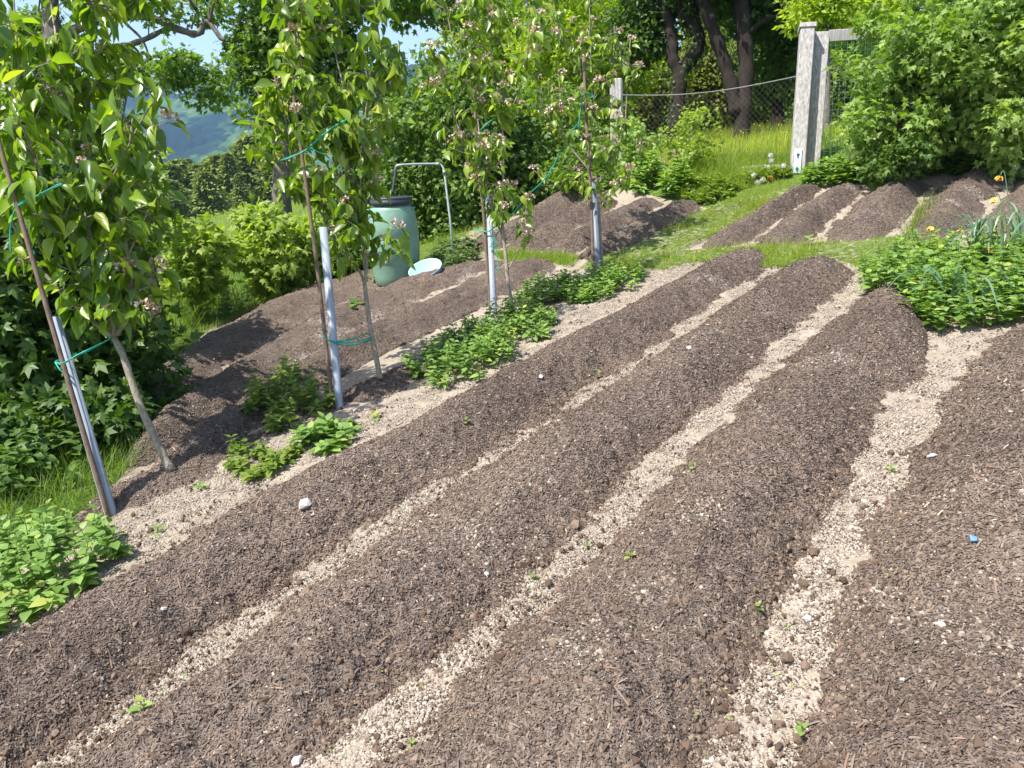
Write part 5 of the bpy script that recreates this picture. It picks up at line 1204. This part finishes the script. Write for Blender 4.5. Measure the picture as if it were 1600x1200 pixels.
def hill_z(x, y):
    ridge = 205 + 30 * np.sin(x / 420 + 1.) + 18 * fbm(x, y, 300, 3, 4); f = sstep(750, 2000, y - .1 * x)
    return -100 + (ridge + 100) * f + 22 * fbm(x, y, 260, 3, 8) * f
def cones(x, y, s, sd):
    ix = np.floor(x / s); iy = np.floor(y / s); best = np.zeros_like(x); col = np.zeros_like(x)
    for dx in (-1, 0, 1):
        for dy in (-1, 0, 1):
            cx = ix + dx; cy_ = iy + dy; jx = _h(cx.astype(np.int64), cy_.astype(np.int64), sd); jy = _h(cx.astype(np.int64), cy_.astype(np.int64), sd + 1); hh = .5 + .5 * _h(cx.astype(np.int64), cy_.astype(np.int64), sd + 2)
            d = np.hypot(x / s - cx - jx, y / s - cy_ - jy); v_ = hh * np.sqrt(np.clip(1 - (d / .8) ** 2, 0, 1)); col = np.where(v_ > best, _h(cx.astype(np.int64), cy_.astype(np.int64), sd + 5), col); best = np.maximum(best, v_)
    return best, col
CB, CC = cones(HX, HY, 17., 3); HZ = hill_z(HX, HY) + 15 * CB
HT = np.clip(.4 + .9 * fbm(HX, HY, 110, 3, 44) + .45 * (CC - .5), 0, 1)
mb = MB(); nX = len(hx); i = np.arange(len(hy) - 1)[:, None] * nX + np.arange(nX - 1)[None]
mb.add(np.stack([HX, HY, HZ], -1).reshape(-1, 3), np.stack([i, i + 1, i + nX + 1, i + nX], -1).reshape(-1, 4), HT.ravel(), False)
tag(mb.build('hills', mat_hills()), 'wooded blue hills across the valley', kind='structure')
wallm = plain_mat('house_wall', (.7, .68, .62), .9, .1); roofm = plain_mat('house_roof', (.3, .12, .08), .9, .1)
for lab, x, y in (('tiny pale house on the far hillside under the branch leaves', 283, 146), ('tiny pale house right of the other one on the far hillside', 344, 143), ('tiny pale house at the edge of the maple, far hillside', 352, 132)):
    d_ = ray(x, y); t = 700.
    while t < 3000 and (CAM + d_ * t)[2] > hill_z(*(CAM + d_ * t)[:2]) + 11: t += 4
    p = CAM + d_ * t; root = thing('house', lab, 'house', p, 'houses on the far hillside')
    m1 = MB(); box(m1, p + A([0, 0, 3]), np.eye(3), (9, 6, 4)); m2 = MB(); V = A([(-10, -7, 7), (10, -7, 7), (10, 7, 7), (-10, 7, 7), (-10, 0, 11), (10, 0, 11)]) + p
    m2.add(V, [A([(0, 1, 5, 4), (2, 3, 4, 5)]), A([(0, 4, 3), (1, 2, 5)]), A([(3, 2, 1, 0)])], .5); adopt(root, m1.build('wall', wallm), m2.build('roof', roofm))
# the air between here and the hills
mb = MB(); V = A([(x, y, z) for x in (-2700, 2500) for y in (-60, 2600) for z in (-240, 320)], float); mb.add(V, A([(0, 1, 3, 2), (4, 6, 7, 5), (0, 4, 5, 1), (2, 3, 7, 6), (0, 2, 6, 4), (1, 5, 7, 3)]))
hm = bpy.data.materials.new('haze'); hm.use_nodes = True; nt = hm.node_tree; nt.nodes.clear(); pv = nt.nodes.new('ShaderNodeVolumePrincipled'); pv.inputs['Density'].default_value = .0002; pv.inputs['Color'].default_value = (.4, .66, 1, 1)
ou = nt.nodes.new('ShaderNodeOutputMaterial'); nt.links.new(pv.outputs[0], ou.inputs['Volume'])
tag(mb.build('haze', hm), 'thin blue haze over the valley', kind='stuff')

# ------------------------------------------------------------------ camera, light, world
cam = bpy.data.cameras.new('camera'); co = bpy.data.objects.new('camera', cam); COL.objects.link(co)
cam.sensor_fit = 'HORIZONTAL'; cam.sensor_width = 36; cam.lens = F / 1600 * 36; cam.clip_start = .05; cam.clip_end = 6000
from mathutils import Matrix
R3 = Matrix(((RT[0], UP[0], -FWD[0]), (RT[1], UP[1], -FWD[1]), (RT[2], UP[2], -FWD[2])))
co.matrix_world = Matrix.Translation(Vector(CAM)) @ R3.to_4x4()
sc.camera = co
SUN_EL = math.radians(61); SUN_AZ = math.radians(-116)      # azimuth measured from +Y towards +X
sl = bpy.data.lights.new('sun', 'SUN'); sl.energy = 4.7; sl.angle = math.radians(.53); sl.color = (1, .96, .9)
so = bpy.data.objects.new('sun', sl); COL.objects.link(so)
sd = Vector((math.sin(SUN_AZ) * math.cos(SUN_EL), math.cos(SUN_AZ) * math.cos(SUN_EL), math.sin(SUN_EL)))
so.rotation_euler = sd.to_track_quat('Z', 'Y').to_euler(); so.location = (0, 0, 30)
w = bpy.data.worlds.new('World'); sc.world = w; w.use_nodes = True
nt = w.node_tree; bg = nt.nodes['Background']
sky = nt.nodes.new('ShaderNodeTexSky'); sky.sky_type = 'NISHITA'; sky.sun_disc = False
sky.sun_elevation = SUN_EL; sky.sun_rotation = SUN_AZ; sky.air_density = 1.; sky.dust_density = 2.2; sky.altitude = 500
nt.links.new(sky.outputs[0], bg.inputs[0]); bg.inputs[1].default_value = .14
vs = sc.view_settings; vs.view_transform = 'Standard'; vs.look = 'None'; vs.gamma = 1; vs.use_curve_mapping = False; vs.exposure = .93
cy = sc.cycles; cy.max_bounces = 6; cy.diffuse_bounces = 3; cy.glossy_bounces = 2; cy.transmission_bounces = 4; cy.transparent_max_bounces = 4
cy.volume_bounces = 0; cy.caustics_reflective = False; cy.caustics_refractive = False; cy.use_denoising = True
